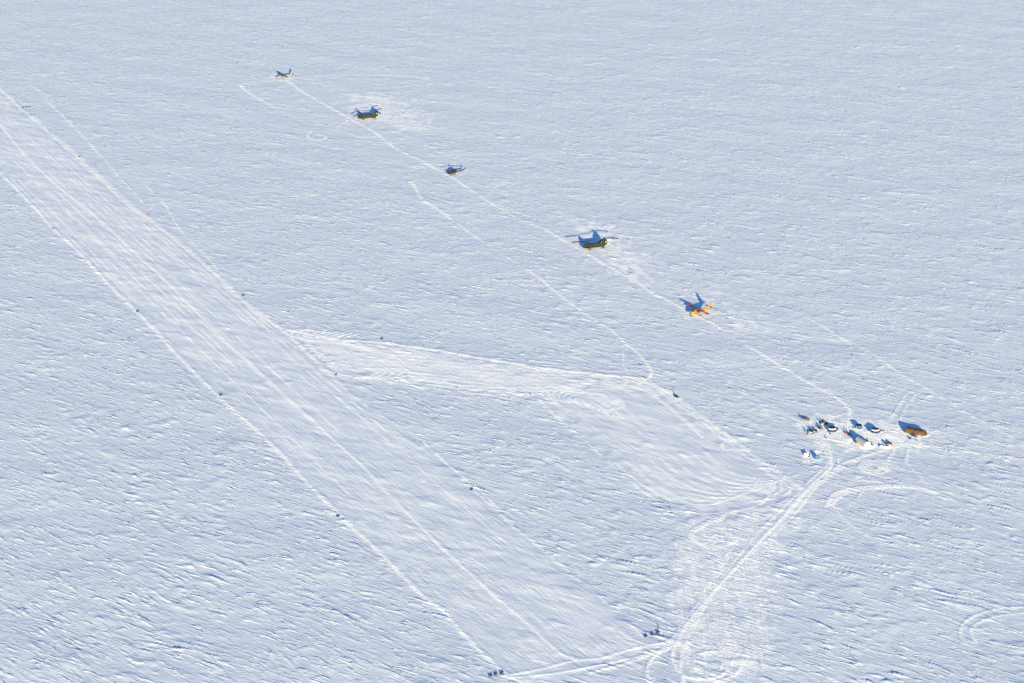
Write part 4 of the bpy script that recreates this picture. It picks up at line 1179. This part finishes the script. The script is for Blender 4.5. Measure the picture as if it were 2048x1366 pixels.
def drum(label, u, v):
    p = at(u, v)
    t = thing('fuel_drum', label, 'drum', (p.x, p.y, 0))
    q = MB(); q.lathe([(.27, -.03), (.285, .02), (.27, .06), (.285, .3), (.27, .34), (.285, .58), (.27, .62), (.24, .61)], 16); b = q.build('drum_body', M_['black'], t)
    q = MB(); q.tube((.12, 0, .60), (.12, 0, .66), .045, .045); q.build('bung', M_['red'], b)
drum('small black fuel drum in front of the tent with the white band', 1660.8, 868.6)
drum('small black fuel drum at the foot of a tall striped pole', 1652.2, 876.6)
def striped(label, u, v, hh, n=6, group=None, r=.05):
    p = at(u, v)
    t = thing('striped_pole', label, 'pole', (p.x, p.y, 0), 0, group)
    for k in range(n):
        q = MB(); q.tube((0, 0, -.1 if k == 0 else hh * k / n), (0, 0, hh * (k + 1) / n), r, r, 8); q.build('band', M_['red' if k % 2 else 'white'], t)
    return t
striped('tall red and white striped pole beside a black drum', 1653.4, 876.2, 3.1, 8)
striped('tall red and white striped pole in front of the brown tent', 1838.8, 873.4, 2.3, 6, r=.07)
for u, v, l in ((1762.6, 890.6, 'short striped stake at the end of its row away from the snowmobiles'), (1770.2, 891.8, 'middle one of three short striped stakes by the snow heaps'), (1779, 892.4, 'short striped stake at the end of its row beside the bright coral snowmobile')):
    striped(l, u, v, 1.25, 4, 'striped stakes with snow heaps', .06)
for u, v, l in ((1762.8, 893.2, 'white snow heap at the end of its row away from the snowmobiles'), (1769, 894.6, 'middle one of three white snow heaps by the striped stakes'), (1777, 895, 'white snow heap at the end of its row beside the bright coral snowmobile')):
    p = at(u, v)
    t = thing('snow_heap', l, 'snow heap', (p.x, p.y, 0), random.uniform(0, 3), 'striped stakes with snow heaps')
    q = MB(); n = 14
    q.loft([[(r * math.cos(2 * math.pi * i / n) * (1 + .15 * math.sin(3 * i)), r * .7 * math.sin(2 * math.pi * i / n), z) for i in range(n)] for r, z in ((1.1, -.05), (1.0, .25), (.7, .55), (.3, .70), (.05, .72))])
    q.build('heap', M_['snowpile'], t)

# ------------------------------------------------------------------ runway markers and flags
MARK_ANG = math.atan2(at(1315, 1263).y - at(1291, 1270).y, at(1315, 1263).x - at(1291, 1270).x)
def make_marker(cloth):
    t = thing('panel_marker', '', 'marker', (0, 0, 0), MARK_ANG)
    for s in (-1, 1):
        q = MB(); q.tube((s * .76, 0, -.15), (s * .78, 0, .78), .05, .04); q.build('stake', M_['dark'], t)
    q = MB(); rings = []
    for k in range(9):
        x = -.78 + 1.56 * k / 8
        u = abs(x) / .78
        top = .52 + .20 * u ** 2.5; dz = .10 * (1 - u)
        y = -.10 * (1 - u ** 2)
        rings.append([(x, y * .2 - .02, .0), (x, y - .02, .25), (x, y * .4 - .02, top), (x, y * .4 + .02, top), (x, y + .02, .25), (x, y * .2 + .02, .0)])
    q.loft(rings); q.build('cloth_panel', M_[cloth], t)
    return t
black0 = make_marker('dark'); red0 = make_marker('pink')
used = set()
def place_marker(src, label, loc, group, rz=MARK_ANG):
    if src.name not in used:
        used.add(src.name); o = src
        o.location = loc; o['label'] = label; o['group'] = group; o.rotation_euler = (0, 0, rz)
    else:
        o = dup(src, label, loc, rz, group)
    return o
EDGE = 'black panel markers along the landing strip'
for i, p in enumerate(MARKS[0]):
    lab = ['first black cloth panel past the coral red one on the outer strip edge', 'second black cloth panel past the coral red one on the outer strip edge', 'third black cloth panel past the coral red one on the outer strip edge',
           'outermost black panel of the three at the outer strip corner', 'middle black panel of the three at the outer strip corner', 'black panel of the three at the outer strip corner, next to the edge ridge'][i]
    place_marker(black0, lab, p, EDGE if i < 3 else 'row of three panels at the outer corner', MARK_ANG + random.uniform(-.12, .12))
for i, p in enumerate(MARKS[1]):
    lab = ['black cloth panel between the distant row of three and the coral red panel', 'black cloth panel between the coral red panel and the taxiway mouth', 'black cloth panel at the lower corner of the taxiway mouth',
           'black cloth panel between the taxiway mouth and the row of three by the turning tracks', 'black panel of the three by the turning tracks, farthest from the red flag', 'middle black panel of the three by the turning tracks',
           'black panel of the three by the turning tracks, nearest the red flag', 'black panel of the distant three, nearest the strip edge ridge', 'middle black panel of the distant three', 'black panel of the distant three, farthest from the strip edge ridge',
           'lone black cloth panel on the edge ridge of the taxiway'][i]
    g = 'black panels on the taxiway side' if i < 4 else 'row of three panels by the turning tracks' if i < 7 else 'row of three panels at the distant end' if i < 10 else None
    o = place_marker(black0, lab, p, g or EDGE, MARK_ANG + random.uniform(-.12, .12))
    if g is None and 'group' in o: del o['group']
place_marker(red0, 'coral red cloth panel on the outer edge of the strip', MARKS[2][0], 'coral red panels facing each other across the strip')
place_marker(red0, 'coral red cloth panel on the taxiway side of the strip', MARKS[2][1], 'coral red panels facing each other across the strip')
def make_flag(label, loc, rz, group='red flag stakes round the apron'):
    t = thing('flag_stake', label, 'flag', loc, rz, group)
    q = MB(); q.tube((0, 0, -.15), (0, 0, .95), .03, .025); q.build('stake', M_['dark'], t)
    q = MB(); q.loft([[(.02 + x, .05 * math.sin(x * 9) + e, z) for e, z in ((-.02, .30), (-.02, .86), (.02, .86), (.02, .30))] for x in (0, .14, .28, .42)], smooth=False); q.build('flag', M_['pink'], t)
FL = ['small red flag at the corner where the apron meets the lower taxiway edge', 'small red flag where a ski track curls onto the taxiway', 'small red flag on the camp-side edge of the apron', 'small red flag at the apron corner above the combed snow',
      'small red flag beside the junction of apron and camp road', 'small red flag next to the row of three panels by the turning tracks']
for p, l in zip(FLAGS, FL):
    make_flag(l, p, R(random.uniform(-30, 10)))
p = at(1836.8, 884.6)
make_flag('small red flag on the snow in front of the brown tent', (p.x, p.y, 0), R(200), None)

# ------------------------------------------------------------------ thin haze in the low cold air
def build_haze(x0, x1, y0, y1, z0, z1):
    q = MB(); q.box(((x0 + x1) / 2, (y0 + y1) / 2, (z0 + z1) / 2), (x1 - x0, y1 - y0, z1 - z0))
    m = bpy.data.materials.new('haze'); m.use_nodes = True
    nt = m.node_tree; nt.nodes.clear()
    v = nt.nodes.new('ShaderNodeVolumePrincipled')
    v.inputs['Color'].default_value = (.92, .95, 1.0, 1)
    v.inputs['Density'].default_value = HAZE
    v.inputs['Anisotropy'].default_value = 0.0
    o_ = nt.nodes.new('ShaderNodeOutputMaterial')
    nt.links.new(v.outputs[0], o_.inputs['Volume'])
    o = q.build('haze', m)
    o['kind'] = 'stuff'; o['label'] = 'thin pale haze in the cold air over the snow'
HAZE = 0.000014
build_haze(-125000, 125000, -3100, 40500, -2.0, 402.0)
